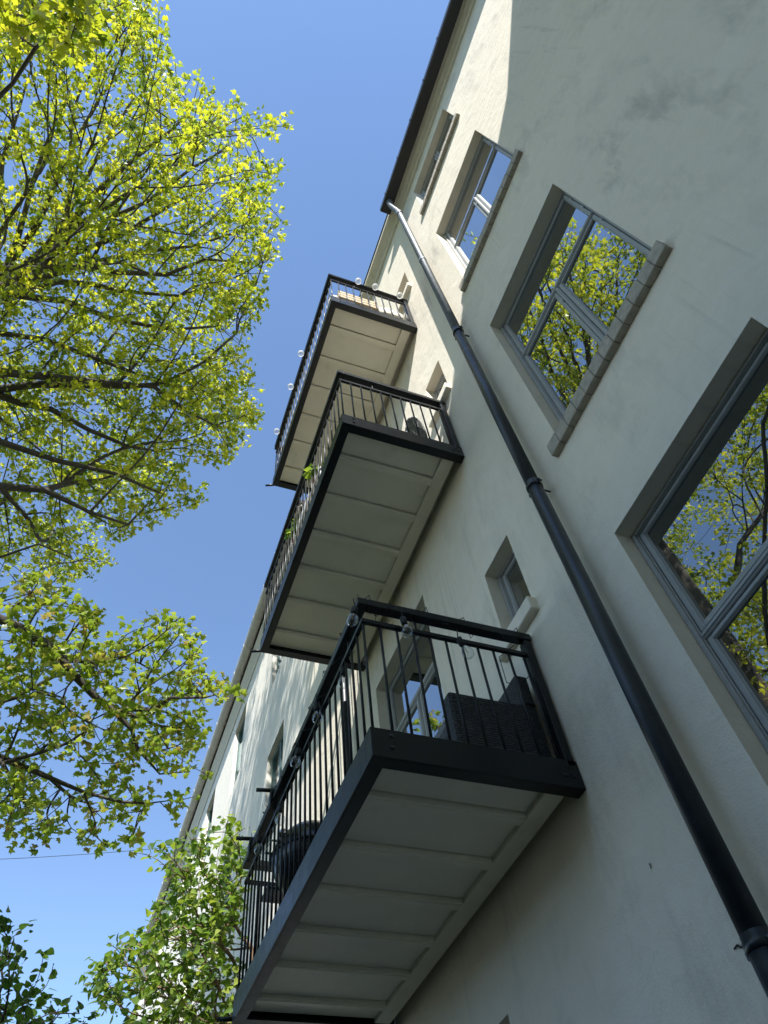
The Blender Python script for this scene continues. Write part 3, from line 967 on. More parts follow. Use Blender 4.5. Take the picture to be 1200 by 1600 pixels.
def pot_plant(x, y, z, label, n=46, spread=.11, group=None):
    t = thing('pot_plant', (x, y, z), label, 'plant', group)
    m = MB(); m.lathe([(.045, 0), (.062, .09), (.068, .09), (.068, .105), (.058, .105), (.055, .09), (.0, .09)], (x, y, z), 14); m.build('pot', 'pot', t)
    st = MB()
    pos = []
    for k in range(n):
        a = random.uniform(0, 6.28); r_ = spread * math.sqrt(random.random()); h_ = random.uniform(.03, .24)
        p = (x + r_ * math.cos(a), y + r_ * math.sin(a), z + .10 + h_)
        pos.append(p)
        if k % 4 == 0: st.tube([(x, y, z + .09), (x + (p[0] - x) * .5, y + (p[1] - y) * .5, z + .10 + h_ * .7), p], .003, 4)
    st.build('stem', 'bush_leaf', t)
    pos = np.array(pos); nr = RNG.normal(0, .6, (n, 3)) + np.array([0, 0, .8])
    me = leaves_mesh('foliage', 'ovate', pos, nr, RNG.uniform(0, 6.28, n), RNG.uniform(.05, .09, n), RNG.random(n), 'vine_leaf')
    tag(link('foliage', me, t), kind='stuff')
pot_plant(1.075, 3.22, 5.50, 'bushy green plant in a pot on the middle balcony, nearer one', group='pot plants on the middle balcony')
pot_plant(1.075, 3.93, 5.50, 'bushy green plant in a pot on the middle balcony, farther one', group='pot plants on the middle balcony')
# shelf and white planter that carry them
t = thing('plant_stand', (1.09, 3.55, D2), 'narrow white plant stand behind the middle front rail', 'plant stand')
m = MB(); m.box(1.01, 1.16, 3.02, 4.12, 5.476, 5.499, .004); m.build('shelf', 'white', t)
for y in (3.05, 3.57, 4.09):
    l = MB(); l.box(1.02, 1.15, y - .012, y + .012, D2, 5.4755, .003); l.build('leg', 'white', t)
t = thing('planter_box', (1.08, 3.58, 5.50), 'white slotted planter box between the two plants', 'planter')
m = MB()
rect = [(1.02, 1.14, 3.46, 3.475), (1.02, 1.14, 3.705, 3.72)]
for a in rect: m.box(*a, 5.50, 5.66, .003)
m.build('end_panel', 'white', t)
for k in range(6):
    s = MB(); y = 3.48 + k * .039; s.box(1.021, 1.033, y, y + .028, 5.50, 5.655, .002); s.build('slat', 'white', t)
m = MB(); m.box(1.034, 1.139, 3.4755, 3.7045, 5.50, 5.515); m.box(1.128, 1.139, 3.4755, 3.7045, 5.5155, 5.655); m.build('trough', 'white', t)

# topmost balcony: pallet seat with cushions, globe lights
ps = thing('pallet_bench', (1.5, 2.8, D3), 'wooden pallet bench on the topmost balcony', 'bench')
for k in range(3):
    m = MB(); m.box(1.10, 1.60, 2.405, 2.43, 8.50 + k * .085, 8.572 + k * .085, .004); m.build('back_board', 'wood', ps)
for x in (1.13, 1.35, 1.57):
    m = MB(); m.box(x - .025, x + .025, 2.431, 2.47, D3, 8.76, .004); m.build('post', 'wood', ps)
for k in range(5):
    m = MB(); m.box(1.10, 1.88, 2.48 + k * .15, 2.61 + k * .15, 8.40, 8.425, .004); m.build('seat_board', 'wood', ps)
for x in (1.13, 1.48, 1.84):
    m = MB(); m.box(x - .03, x + .03, 2.48, 3.20, D3, 8.399, .004); m.build('bearer', 'wood', ps)
def cushion(x0, x1, y0, y1, z0, z1, label, mat='cushion', tilt=0):
    bm = bmesh.new()
    bmesh.ops.create_cube(bm, size=1.0)
    bmesh.ops.subdivide_edges(bm, edges=bm.edges[:], cuts=5, use_grid_fill=True)
    for v in bm.verts:
        a, b_, c = v.co * 2
        e_ = 1 - .10 * (a * a * b_ * b_ + b_ * b_ * c * c + a * a * c * c)
        puff = (1 - .35 * (a ** 4 + b_ ** 4) / 2)
        v.co = Vector((a * e_ * (x1 - x0) / 2, b_ * e_ * (y1 - y0) / 2, c * puff * (z1 - z0) / 2))
    me = bpy.data.meshes.new('cushion'); bm.to_mesh(me); bm.free()
    me.polygons.foreach_set('use_smooth', [True] * len(me.polygons)); me.materials.append(MAT[mat])
    o = link('cushion', me); o.location = ((x0 + x1) / 2, (y0 + y1) / 2, (z0 + z1) / 2); o.rotation_euler = (R_(tilt), 0, 0)
    tag(o, label, 'cushion')
cushion(1.62, 1.93, 2.40, 2.48, 8.43, 8.72, 'upright cream cushion beside the pallet boards near the wall', tilt=-6)
cushion(1.02, 1.26, 2.50, 2.60, 8.44, 8.93, 'tall white cushion leaning behind the pallet boards at the corner', 'white', tilt=-4)
cushion(1.28, 1.6, 2.50, 2.59, 8.44, 8.84, 'pale grey cushion behind the pallet boards', 'greyfab', tilt=-4)
gl = thing('globe_lights', (BX0, BY0, 8.98), 'string of white globe lights along the topmost handrail', 'string lights')
cb = MB()
gp_ = [(1.96, 2.312, 8.95), (1.86, 2.312, 8.93), (1.52, 2.312, 8.95), (1.31, 2.312, 8.95), (.957, 2.312, 8.955), (.955, 2.9, 8.955), (.955, 3.47, 8.95), (.955, 3.89, 8.95), (.955, 4.4, 8.95), (.955, 4.8, 8.95)]
cb.tube(gp_, .004, 5); cb.build('cable', 'cable', gl)
for x, y, z in ((1.325, 2.28, 8.93), (1.545, 2.28, 8.93), (1.865, 2.28, 8.91), (.92, 3.38, 8.92), (1.03, 3.62, 8.86), (.92, 3.86, 8.92), (.92, 4.55, 8.92), (1.03, 4.2, 8.86)):
    s = MB(); s.lathe([(.010, -.039), (.025, -.033), (.038, -.015), (.041, 0), (.038, .015), (.025, .033), (.010, .041)], (x, y, z), 16); o = s.build('bulb', 'globe', gl)
    s = MB(); s.lathe([(.012, .040), (.012, .062), (.0, .062)], (x, y, z), 10); s.build('socket', 'white', o)

# ------------------------------------------------------------------ vegetation
UPPER=[(-1.86,2.11,11.39,0.53),(-2.55,0.53,11.42,0.46),(-1.56,1.74,13.16,0.74),(-2.51,4.8,13.35,0.42),(-2.23,2.53,14.9,0.42),(-2.52,9.38,11.75,0.41),(-1.76,3.5,11.74,0.51),(-0.59,2.01,11.96,0.64),(-1.27,6.78,10.44,0.51),(-0.23,4.11,13.04,0.48),(-2.93,7.69,10.17,0.51),(-1.3,8.81,10.66,0.31),(-0.12,6.2,13.04,0.56),(-2.53,5.36,10.39,0.64),(-1.53,3.39,14.46,0.47),(-1.63,7.16,10.89,0.65),(-2.19,5.08,12.38,0.74),(-2.44,3.19,10.78,0.55),(-0.03,2.49,15.55,0.26),(-3.29,0.94,14.8,0.69),(-3.22,4.74,11.23,0.57),(-2.53,0.97,14.97,0.4),(-1.8,9.68,11.75,0.57),(-1.87,6.84,13.44,0.52),(-0.55,3.15,13.69,0.66),(-1.46,6.72,12.76,0.4),(-3.98,1.79,11.63,0.22),(-4.41,2.59,13.12,0.32),(-2.73,3.33,12.58,0.64),(-1.71,7.06,10.16,0.7),(-1.29,6.73,11.98,0.51),(-0.97,6.53,9.52,0.59),(-1.78,5.83,13.31,0.58),(-1.58,4.47,13.33,0.49),(-1.04,5.5,10.98,0.75),(-2.71,3.88,11.7,0.42),(-1.2,1.6,11.61,0.47),(-0.91,4.3,13.14,0.56),(-3.34,5.25,14.16,0.47),(-1.06,1.62,12.18,0.51),(-2.68,8.39,9.65,0.46),(-3.44,4.18,13,0.74),(-2.44,5.9,12.1,0.44),(-2.44,3.92,14.88,0.53),(-0.02,2.98,12.76,0.53),(-3.82,2.74,11.57,0.34),(-1.48,3.28,11.04,0.45),(-1.21,7.72,9.09,0.21),(-3.09,9.23,10.66,0.45),(-0.01,5.64,10.95,0.52),(-2.56,3.7,13.72,0.68),(-1.32,5.55,12.72,0.68),(-3.69,3.46,14.45,0.57),(-0.45,3.28,14.5,0.4),(-1.62,1.48,14.16,0.43),(-2.41,7.29,9.93,0.69),(-3.25,9.62,11.06,0.41),(-2.54,5.03,11.02,0.74),(-2.56,0.65,13.78,0.46),(-2.18,8.66,10.82,0.49),(-2.55,5.62,12.59,0.43),(-4.81,2.81,14.73,0.5),(-3.37,1,12.35,0.6),(0.2,2.81,11.44,0.28),(-2.09,3.54,14.05,0.66),(0.18,3.27,12.09,0.25),(-3.19,6.94,12.94,0.74),(-2.29,5.5,13.6,0.59),(-2.33,2.13,13.94,0.6),(-3.61,3.38,11.91,0.56),(-3.29,7.45,12.64,0.4),(-2.73,4.47,12.25,0.48),(-3.63,1.85,13.11,0.45),(-1.48,5.77,14.14,0.5),(-2.45,1.29,12.4,0.66),(-2.49,2.89,11.91,0.59),(-1.22,4.79,12.82,0.44),(-0.7,3.75,12.85,0.7),(-0.01,3.7,11.08,0.48),(-3.81,1,11.28,0.34),(-0.88,6.14,10.28,0.57),(-0.28,2.75,14.67,0.46),(0.3,3.1,14.71,0.21),(-3.06,1.47,12.79,0.54),(-2.81,7.2,12.33,0.55),(-2.87,1.73,14.71,0.52),(-1.73,8.12,9.76,0.47),(-1.87,3.85,12.21,0.44),(-2.34,6.93,13.13,0.67),(-1.15,7.66,11.57,0.68),(-2.26,3.94,10.86,0.67),(-1.81,1.97,14.83,0.59),(-4.5,2.9,14.17,0.41),(-0.99,4.83,11.07,0.69),(-3.31,4.66,13.45,0.56),(-0.87,6.69,11.38,0.41),(-4.22,4.87,12.78,0.25),(-3.18,4.38,10.53,0.42),(-1.82,7.87,11.13,0.67),(-2.33,7.39,9.18,0.66),(-1.58,7.71,13.66,0.52),(0.13,5.93,10.39,0.35),(-3.34,2.36,10.93,0.42),(-2.66,6.05,13.66,0.59),(0.49,5.95,12.15,0.42),(-3.58,2.84,14.09,0.6),(-1,4.5,11.63,0.45),(-4.34,3.7,12.81,0.18),(-2.77,3.11,15.04,0.5),(-2,6.25,11.71,0.57),(-3.82,4.91,11.51,0.18),(-2.28,2.69,11.07,0.56),(-4.13,2.41,12.38,0.34),(-0.56,3.97,13.97,0.41),(-0.56,5.49,10.17,0.64),(-3.36,5.63,11.04,0.49),(-2.59,1.1,13.18,0.59),(-4.21,0.91,15.12,0.4),(0.04,2.64,12.08,0.33),(-3.66,3.59,11.16,0.3),(-3.36,2.45,13.23,0.58),(-3.3,7,10.72,0.34),(-1.85,2.49,12.03,0.63),(-1.21,1.97,14.18,0.48),(-2.63,2.67,14.39,0.45),(-1.9,1.03,11.75,0.36),(-2.26,4.81,14.1,0.62),(-2.3,10.13,11.47,0.5),(-2.84,5.16,9.89,0.5),(-1.27,4.05,14.01,0.47),(-0.95,2.33,15.23,0.68),(-3.03,1.07,15.36,0.47),(-3.66,5.96,13.49,0.49),(-2.68,7.6,11.37,0.6),(-0.62,8,12.5,0.49),(0.06,4.12,12.2,0.44),(-0.36,5.52,14.4,0.42),(-2.93,1.05,11.38,0.75),(-2.4,9.97,10.86,0.23),(-1.71,5.35,10.16,0.46),(-0.28,3.78,11.7,0.64),(-4.81,2.32,14.33,0.39),(-3.65,6.47,11.89,0.46),(-0.32,1.71,14.68,0.36),(-0.99,5.27,14.5,0.47),(-1.23,3.45,15.09,0.47),(-3.26,0.73,11.76,0.41),(-3.92,1.4,12.66,0.69),(-0.22,5.8,13.57,0.5),(-1.39,8.29,12.93,0.71),(-3.55,1.9,13.71,0.56),(-3.69,2.04,12.47,0.73),(-0.4,1.61,13.26,0.34),(-4.58,4.22,14.29,0.44),(-1.48,7.9,12.54,0.68),(0.81,6.98,13.6,0.27),(-3.46,4.3,14.01,0.54),(-1.92,8.22,8.99,0.2),(-2.28,6.08,10.64,0.68),(0.07,2.18,13.93,0.19),(-3.16,6.7,12.04,0.62),(-2.39,0.43,12.85,0.27),(0.26,3.34,13.79,0.3),(-3.46,8.92,11.99,0.61),(-1.81,3.98,14.41,0.67),(-1.89,4.71,12.78,0.54),(-0.93,7.29,10.87,0.67),(-0.13,4.94,10.84,0.53),(-3.15,4.09,13.59,0.54),(-2.27,0.42,11.96,0.3),(-0.7,2.83,12.03,0.47),(-2.03,8.35,10.21,0.58),(-1.92,2.03,15.37,0.62),(-1.85,5.06,11.16,0.66),(-3.59,0.8,13.33,0.47),(-1.56,9.52,12.26,0.49),(-2.86,1.8,11.96,0.64),(-1.06,8.71,13.13,0.66),(-0.48,3.55,12.27,0.74),(-0.58,2.78,15.31,0.56),(-1.28,2.57,13.81,0.67),(0.17,7.2,13.11,0.54),(-0.94,5.16,13.3,0.55),(-4.26,1.02,14.24,0.53),(-3.66,7.33,13.18,0.71),(-2.91,4.45,11.63,0.46),(-3.82,5.49,13.81,0.42),(-0.29,4.93,12.34,0.71),(-4.74,1.6,14.9,0.52),(-1.96,6.72,9.57,0.66),(-4.21,4.55,14,0.64),(-1.57,3.82,11.25,0.42),(-2.54,5.64,11.42,0.47),(-4.41,3.76,14.6,0.56),(-1.37,2.89,12.88,0.7),(-1.06,6.06,11.76,0.53),(-3.99,4.42,13.28,0.74),(-0.43,2.49,12.62,0.41),(-4.06,1.56,13.67,0.42),(-2.94,6.3,9.42,0.24),(-4.67,5.09,14.18,0.31),(-0.87,1.99,13.73,0.52),(-2.95,9.85,11.96,0.53),(-2.12,5.77,10.07,0.45),(-4.24,6.93,13.24,0.31),(-4.28,5.72,13.16,0.29),(-2.5,3.94,12.3,0.75),(-3.61,8.17,11.62,0.3),(-0.11,4.97,13.97,0.55),(-2.17,9.21,10.1,0.25),(-2.34,2.45,13.07,0.56),(-2.06,8.23,11.71,0.57),(-2.91,6.59,10.54,0.53),(-2.21,1.54,14.17,0.42),(-1.8,5.05,13.92,0.49),(-3.35,7.21,11.95,0.54),(-2.52,8.27,12.61,0.68),(-1.22,5.56,11.95,0.7),(-2.96,3.86,14.19,0.69),(-1.74,2.99,13.54,0.5),(-1.96,4.03,13.01,0.45),(-2.36,6.32,9.98,0.43),(-1.93,5.99,12.35,0.69),(-4.21,6.29,13.14,0.34),(-0.53,1.42,12.55,0.19),(0.35,6.78,13.96,0.7),(-2.05,7.89,12.16,0.67),(-3.81,7.82,12.47,0.45),(-0.02,5.78,11.76,0.46),(0.66,6.6,12.04,0.23),(-2.46,1.73,15.13,0.55),(-2.25,3.07,15.32,0.74),(-3.23,3.04,12.35,0.49),(-0.31,6.68,9.7,0.32),(-3.49,6.17,11.45,0.48),(-3.58,4.28,12.45,0.43),(0.13,6.55,12.41,0.44),(-1.14,6.2,10.82,0.72),(-1.15,1.42,12.86,0.24),(-1.62,9.02,11.06,0.61),(-2.87,3.07,11.52,0.57),(-2.6,7.8,9.58,0.49),(-1.72,7.23,9.06,0.43),(-0.34,5.7,13.01,0.48),(-1.96,6.62,14.2,0.41),(-4.39,1.56,14.23,0.74),(0.59,5.41,11.48,0.23),(-3.18,1.46,13.63,0.72),(-1.38,2.56,12.37,0.6),(-1.31,3.78,12.99,0.54),(-3.63,3.64,11.47,0.3),(-2.49,8.22,9.09,0.22),(-2.98,6.45,9.52,0.22),(-3.61,3.53,11.06,0.31),(-3.41,3.47,10.78,0.29),(-3.62,0.68,13.96,0.34),(-3.59,4.38,11.05,0.28),(-4.52,1.18,13.75,0.34),(-3.44,5.19,11.15,0.35),(-0.07,2.09,12.16,0.16),(-1.88,8.58,9.74,0.32),(-0.83,1.55,13.48,0.24),(-0.82,7.13,9.79,0.44),(0.09,4.44,13.64,0.38),(-3.9,1.09,11.25,0.19),(-1.35,9.17,11.22,0.33),(-2.78,0.52,13.48,0.32),(0.11,3.82,13.86,0.38),(-1.77,9.17,10.2,0.19),(-0.9,7.57,10.38,0.37),(-3.95,2.07,11.59,0.22),(-4.29,2.1,13.2,0.44),(0.48,7.28,12.68,0.17),(-0.02,1.41,13.58,0.24),(-4.17,1.07,12.92,0.48),(-3.15,5.53,10.19,0.37),(-3.94,5.58,12.5,0.28),(-2.37,0.93,13.54,0.39),(-3.71,4.73,11.89,0.35),(0.09,3.62,12.84,0.34),(-3.31,8.8,11.23,0.46),(-3.91,2.61,11.62,0.25),(-3.49,4.75,11.2,0.39),(-2.26,0.55,12.01,0.35),(-1.71,9.53,10.93,0.27),(-1.8,1.31,12.21,0.33),(-4.02,3.68,12.23,0.32),(-3.6,5.82,11.82,0.38),(-3.26,4.42,10.57,0.37),(-3.36,0.73,12.51,0.38),(-2.13,0.67,12.59,0.28),(-0.15,4.99,12.93,0.43),(-2.56,0.5,14.45,0.22),(0.04,4.15,12.74,0.37),(-2.96,6.13,9.98,0.47),(-4.05,3.76,12.74,0.34),(-0.15,4.47,12.39,0.34),(-0.2,2.68,13.84,0.42),(-0.84,1.59,13.92,0.23),(-3.26,4.73,10.54,0.44),(-0.14,2.81,14.12,0.4),(-0.81,7.93,10.72,0.36),(-2.17,0.74,13.33,0.21),(-3.54,0.8,11.49,0.33),(-0.08,2.97,13.66,0.43),(0.07,2.97,11.5,0.29),(0.39,5.31,10.82,0.42),(-4.21,2.27,12.34,0.22),(0.3,3.92,11.35,0.14),(-3.68,8.04,11.79,0.3),(0.21,7.63,11.74,0.23),(-3.75,3.59,11.86,0.31),(-2.92,8.25,9.86,0.29),(-2.45,1.09,14,0.37),(-3.8,5.63,11.65,0.22),(-0.1,2.37,12.85,0.25),(-4.41,1.82,13.4,0.4),(-0.9,7.12,9.39,0.32),(-0.25,1.33,12.69,0.19),(-1.98,1.04,13.26,0.16),(-2.77,7.54,9.42,0.38),(-3.71,0.84,11.84,0.33),(-0.09,7.08,10.56,0.24),(-4.13,4.58,12.96,0.43),(-3.9,3.86,11.88,0.31),(-0.58,5.92,10.33,0.27),(-0.44,6.55,10.24,0.32),(0.43,5.74,10.06,0.13),(-0.5,6.34,11.29,0.35),(-0.2,5.34,11.03,0.32),(0.61,5.87,12.08,0.29),(0.07,6.18,10.51,0.29),(-0.23,6.37,9.69,0.35),(-0.38,5.16,10.62,0.35),(0.34,6.26,11.16,0.31),(-0.41,5.17,11.92,0.21),(0.58,5.34,10.71,0.25),(-0.12,4.83,11.6,0.21),(-0.1,6.7,9.74,0.14),(-0.3,5.67,11.98,0.44),(-0.65,7.02,10.07,0.14),(0.29,4.86,11.76,0.16),(-0.06,6.93,10.54,0.31),(-0.5,6.42,11.73,0.5),(0.49,5.18,11.61,0.23),(-0.45,6.61,9.07,0.22),(-0.51,6.71,9.43,0.24),(-0.05,4.81,10.44,0.34),(-0.67,5.57,11.93,0.32),(0.06,5.46,10.18,0.49),(-0.53,6.77,10.95,0.38),(-0.6,5.04,10.87,0.34),(0.64,5.9,11.39,0.27),(-0.75,5.8,11.42,0.21),(-0.69,7.08,10.52,0.14),(0.36,4.59,10.76,0.15),(0.43,5.7,11.09,0.44),(0.1,5.78,12.05,0.42),(-0.72,5.05,10.09,0.13),(-0.46,5.5,11.34,0.37),(-0.36,6.3,10.93,0.54),(-0.27,4.82,10.13,0.41),(0.19,4.23,10.39,0.18),(-0.48,7.58,11.14,0.42),(-0.19,6.05,12.09,0.47)]
TOP=[(-2.08,0.64,7.74,0.27),(-2.39,0.51,8.33,0.08),(-2.63,0.77,8.32,0.25),(-2.42,0.91,8.08,0.1),(-1.7,0.67,8.03,0.11),(-2,0.41,8.19,0.14),(-2.2,0.69,8.52,0.35),(-2.5,0.64,7.85,0.18),(-2.31,0.88,7.8,0.08),(-2.07,0.83,8.17,0.08)]
LOW=[(0.14,5.17,5.49,0.16),(-0.79,6.66,4.51,0.16),(0.46,5.39,5.23,0.15),(0.25,7.26,5.1,0.21),(-1.1,5.78,6.23,0.19),(0.11,6.39,4.38,0.23),(-0.59,6.37,5.05,0.2),(0.13,6.71,5.73,0.17),(-0.97,7.26,4.77,0.31),(0.16,6.18,5.82,0.2),(0.2,6.5,4.93,0.25),(-0.08,7.2,4.48,0.15),(-0.61,6.21,4.03,0.22),(-1.3,6.41,5.84,0.34),(-1.28,7.31,4.74,0.16),(-1.35,6.04,4.9,0.18),(0.01,7.22,4.78,0.21),(-0.88,5.7,6.17,0.14),(-0.96,7.09,5.25,0.28),(-0.22,5.74,4.87,0.19),(-1.32,6.5,5.47,0.2),(-1.23,5.48,5.07,0.16),(-0.05,6.93,5.66,0.18),(-1.47,6.58,5.23,0.18),(0.53,6.09,5.69,0.2),(-1.55,6.69,5.67,0.26),(-0.56,6.49,4.05,0.16),(-0.67,5.22,5.29,0.18),(-1.16,6.26,4.16,0.09),(-0.98,5.88,5.61,0.19),(0.46,6.81,5.48,0.34),(-1.58,5.4,5.47,0.19),(-1.18,5.33,5.43,0.31),(-1.12,5.8,6.45,0.14),(-0.9,6.74,5.4,0.21),(-0.56,6.89,4.32,0.18),(-1.36,5.74,5.49,0.22),(-1.23,6.62,4.97,0.24),(-0.18,5.45,5.36,0.26),(-0.17,6.09,4.37,0.15),(0.6,6.8,6.11,0.29),(-0.42,5.85,4.56,0.24),(-1.13,4.97,5.46,0.09),(-0.32,6.37,6.25,0.2),(0.81,6.27,5.9,0.15),(0.63,6.75,5.64,0.2),(0.49,6.26,4.8,0.21),(-1.13,5.52,5.3,0.2),(0.04,6.36,4.87,0.24),(-0.89,6.32,5.32,0.17),(0.55,6.25,6.18,0.13),(-0.73,5.51,5.68,0.21),(0.43,6.47,5.28,0.28),(-0.55,7.28,4.46,0.08),(-0.17,7.14,5.54,0.2),(-0.99,6.26,5.94,0.28),(-0.99,6.39,4.38,0.25),(-0.05,6.3,5.35,0.32),(-0.31,6.26,4.72,0.18),(0.14,6.09,6.1,0.33),(-0.54,7.15,4.72,0.2),(-0.77,7.51,5.18,0.2),(-1.08,5.73,5.04,0.32),(0.49,5.64,5.3,0.19),(-1.59,6.31,5.61,0.2),(-0.08,6.06,4.79,0.19),(0.8,5.96,5.36,0.13),(0.06,5.97,5.22,0.21),(-0.14,7.47,5.11,0.32),(-0.14,6.22,6.57,0.1),(-0.66,5.51,5.19,0.25),(-0.79,6.97,5.54,0.33),(-0.88,6.65,5.92,0.24),(-0.97,5.87,6.01,0.17),(-0.93,6.15,5.01,0.25),(0.19,6.49,6.29,0.16),(-0.3,5.47,5.01,0.28),(-0.89,6.21,4.16,0.23),(-0.72,5.97,5.64,0.32),(0.66,6.83,4.67,0.13),(0.43,5.87,4.69,0.2),(-0.38,5.65,5.17,0.16),(0.7,5.71,5.2,0.16),(0.21,6.36,5.54,0.33),(-0.59,7,5.71,0.22),(-1.42,7.06,4.92,0.06),(-1.4,5.64,4.76,0.1),(-0.8,7.12,4.37,0.09),(-0.55,5.48,5.7,0.1),(-0.99,5.36,6.03,0.09),(-0.84,5.88,6.33,0.12),(0.02,5.62,6.09,0.1),(-1.3,5.94,4.58,0.12),(0.93,6.95,5.25,0.1),(-0.38,6.13,6.11,0.12),(0.93,6.13,5.67,0.11),(-1.55,5.62,5.2,0.11),(-0.79,6.72,4.1,0.05),(0.04,7.05,4.29,0.09),(-0.52,7.23,4.61,0.18),(-1.24,5.12,5.61,0.05),(-1.18,5.46,5.92,0.12),(0.66,6.59,5.31,0.14),(0.45,5.25,5.39,0.05),(-0.14,7.01,4.39,0.11),(-1.02,6.33,3.98,0.13),(-0.99,4.96,5.58,0.08),(-1.25,7.29,4.72,0.11),(-1.57,5.29,5.3,0.15),(0.41,5.55,5.75,0.11),(-0.69,5.43,5.73,0.14),(0.66,6.32,5.2,0.11),(0.03,7.51,4.58,0.11),(-0.18,5.28,5.45,0.11),(-1.35,6.52,4.89,0.17),(0.26,6.82,4.34,0.08),(-1.43,5.57,5.99,0.08),(0.7,6.71,4.69,0.14),(0.33,5.59,5.96,0.14),(-1.48,5.92,6.27,0.11),(-1.39,6.08,4.85,0.13),(-0.17,7.36,4.65,0.13),(0.2,5.18,5.64,0.05),(0.72,6.43,5.7,0.1),(0.77,6.32,5.96,0.14),(1.06,6.23,5.76,0.05),(-1.81,6,6.11,0.16),(-1.52,6.06,5.16,0.11),(0.23,6.6,4.11,0.07),(-1.6,5.5,5.63,0.17),(0.27,6.43,4.11,0.05)]
VINE=[(0.76,5.87,3.06,0.26),(1.21,6.3,2.55,0.13),(1.03,6.28,2.86,0.29),(0.88,5.97,3.23,0.3),(1.22,6.18,3.71,0.09),(1.08,5.84,3.03,0.14),(0.8,5.74,2.64,0.27),(0.95,6.52,3.3,0.27),(0.45,5.93,2.56,0.2),(0.96,6.62,2.57,0.25),(0.6,5.89,2.69,0.15),(0.97,5.95,2.51,0.21),(1.24,6.78,2.58,0.19),(0.33,6.6,3.13,0.12),(0.5,6.26,2.81,0.2),(0.67,6.13,3.56,0.12),(1.04,5.44,3.29,0.12),(0.26,6.27,2.77,0.15),(1.11,6.07,2.48,0.19),(0.81,6.27,2.43,0.23),(1.14,5.89,3.71,0.12),(0.93,6.16,3.51,0.27),(0.81,5.66,3.15,0.19),(0.85,6.2,3.32,0.26),(1.11,5.53,3.49,0.07),(0.55,6.53,3.13,0.18),(1.1,5.81,2.35,0.15),(0.97,6.5,3.05,0.3),(1.14,6.32,3.2,0.14),(0.58,5.92,3.15,0.1),(0.7,6.55,3.26,0.15),(0.38,6.24,3,0.1),(0.51,5.52,3.42,0.05),(0.83,5.92,3.41,0.2),(0.63,6.16,2.43,0.17),(0.87,6.69,2.96,0.21),(1.19,6.53,2.62,0.22),(0.71,6.4,2.59,0.17),(0.54,6.18,3.69,0.08),(0.62,6.73,2.98,0.22),(0.84,6.48,3.17,0.2),(1.3,6.45,2.91,0.05),(0.37,6.12,2.84,0.22),(0.69,6.45,2.92,0.18),(0.87,5.73,2.98,0.2),(0.81,6.08,2.36,0.24),(0.74,6.11,3.78,0.12),(0.6,5.74,2.8,0.16),(0.5,5.97,2.28,0.05),(0.56,5.81,3.6,0.05),(1.08,5.71,3.6,0.14),(1.02,5.63,3.28,0.17),(1.18,6.21,3.39,0.12),(0.86,6.36,2.83,0.17),(0.96,5.4,3.52,0.13),(0.85,6.07,2.58,0.16),(0.99,5.63,3.08,0.17),(1.34,6.62,2.75,0.06),(0.65,6.18,3.37,0.1),(0.77,5.97,3.58,0.13),(0.71,6.8,2.68,0.14),(0.62,5.88,3.39,0.09),(0.57,5.58,3.21,0.06),(1.11,6.01,3.47,0.14),(1.06,6.33,2.4,0.16),(0.42,6.59,2.79,0.13),(0.63,6.37,3.39,0.11),(1.08,6.13,3.17,0.22),(0.98,6.03,2.67,0.26),(1.33,6.63,2.58,0.09),(0.84,5.96,3.84,0.1),(0.91,5.58,2.82,0.14),(0.85,5.64,3.52,0.12),(0.31,6.45,2.76,0.12),(1.13,6.19,3.86,0.21),(1.24,6.47,2.46,0.15),(0.32,6.74,3,0.19),(0.59,5.69,3.38,0.09),(0.75,6.58,2.65,0.19),(0.82,6.2,3.65,0.23),(0.23,6.13,2.71,0.12),(0.77,6.47,2.4,0.11),(0.15,6.38,2.79,0.04),(0.21,5.84,2.52,0.09),(0.36,6.18,2.57,0.04),(1.14,5.62,3.36,0.04),(1.11,5.63,3.2,0.07),(0.5,5.85,2.28,0.05),(0.56,6.22,2.45,0.08),(0.7,5.29,3.38,0.08),(0.78,5.39,3.49,0.09),(0.57,5.87,2.95,0.05),(0.32,5.39,3.29,0.05),(1.01,5.13,3.39,0.07),(0.73,5.53,3.54,0.08),(0.35,5.72,2.41,0.09),(1.21,5.91,2.36,0.05),(0.69,6.06,2.22,0.06),(1.15,5.73,2.48,0.05),(0.89,6.36,2.37,0.11),(1.16,5.93,3.32,0.07),(0.54,5.6,2.92,0.06),(1.16,5.81,2.25,0.08),(1.14,6.38,2.4,0.08),(0.59,6.13,3.06,0.07),(0.53,5.47,2.87,0.07),(0.53,5.58,3.4,0.11),(0.47,5.33,3.18,0.06),(0.19,5.75,2.62,0.04),(0.87,5.39,3.56,0.09),(1.1,5.76,3.68,0.1),(1.14,5.97,3.12,0.1),(1.1,5.8,3.19,0.11),(1.16,5.99,2.75,0.1)]
BUSH=[(-0.12,5.87,2.4,0.16),(-0.28,5.93,2.32,0.19),(-0.45,5.75,2.26,0.16),(-0.55,6.01,2.43,0.09),(-0.4,5.99,2.47,0.16),(-0.4,5.56,2.21,0.17),(-0.34,5.2,2.07,0.23),(-0.35,5.21,2.41,0.11),(-0.01,6.06,2.36,0.21),(-0.58,5.59,2.72,0.1),(-0.26,6.13,2.4,0.14),(-0.25,5.6,2.44,0.12),(-0.15,5.7,2.59,0.1),(-0.51,5.37,2.53,0.21),(-0.46,5.77,2.5,0.19),(-0.44,5.47,2.08,0.11),(-0.21,5.6,2.09,0.06),(-0.49,5.75,2.71,0.2),(-0.46,5.28,2.32,0.19),(0.24,6.12,2.39,0.07),(0.06,5.64,2.1,0.04),(0.09,5.47,2.22,0.08)]

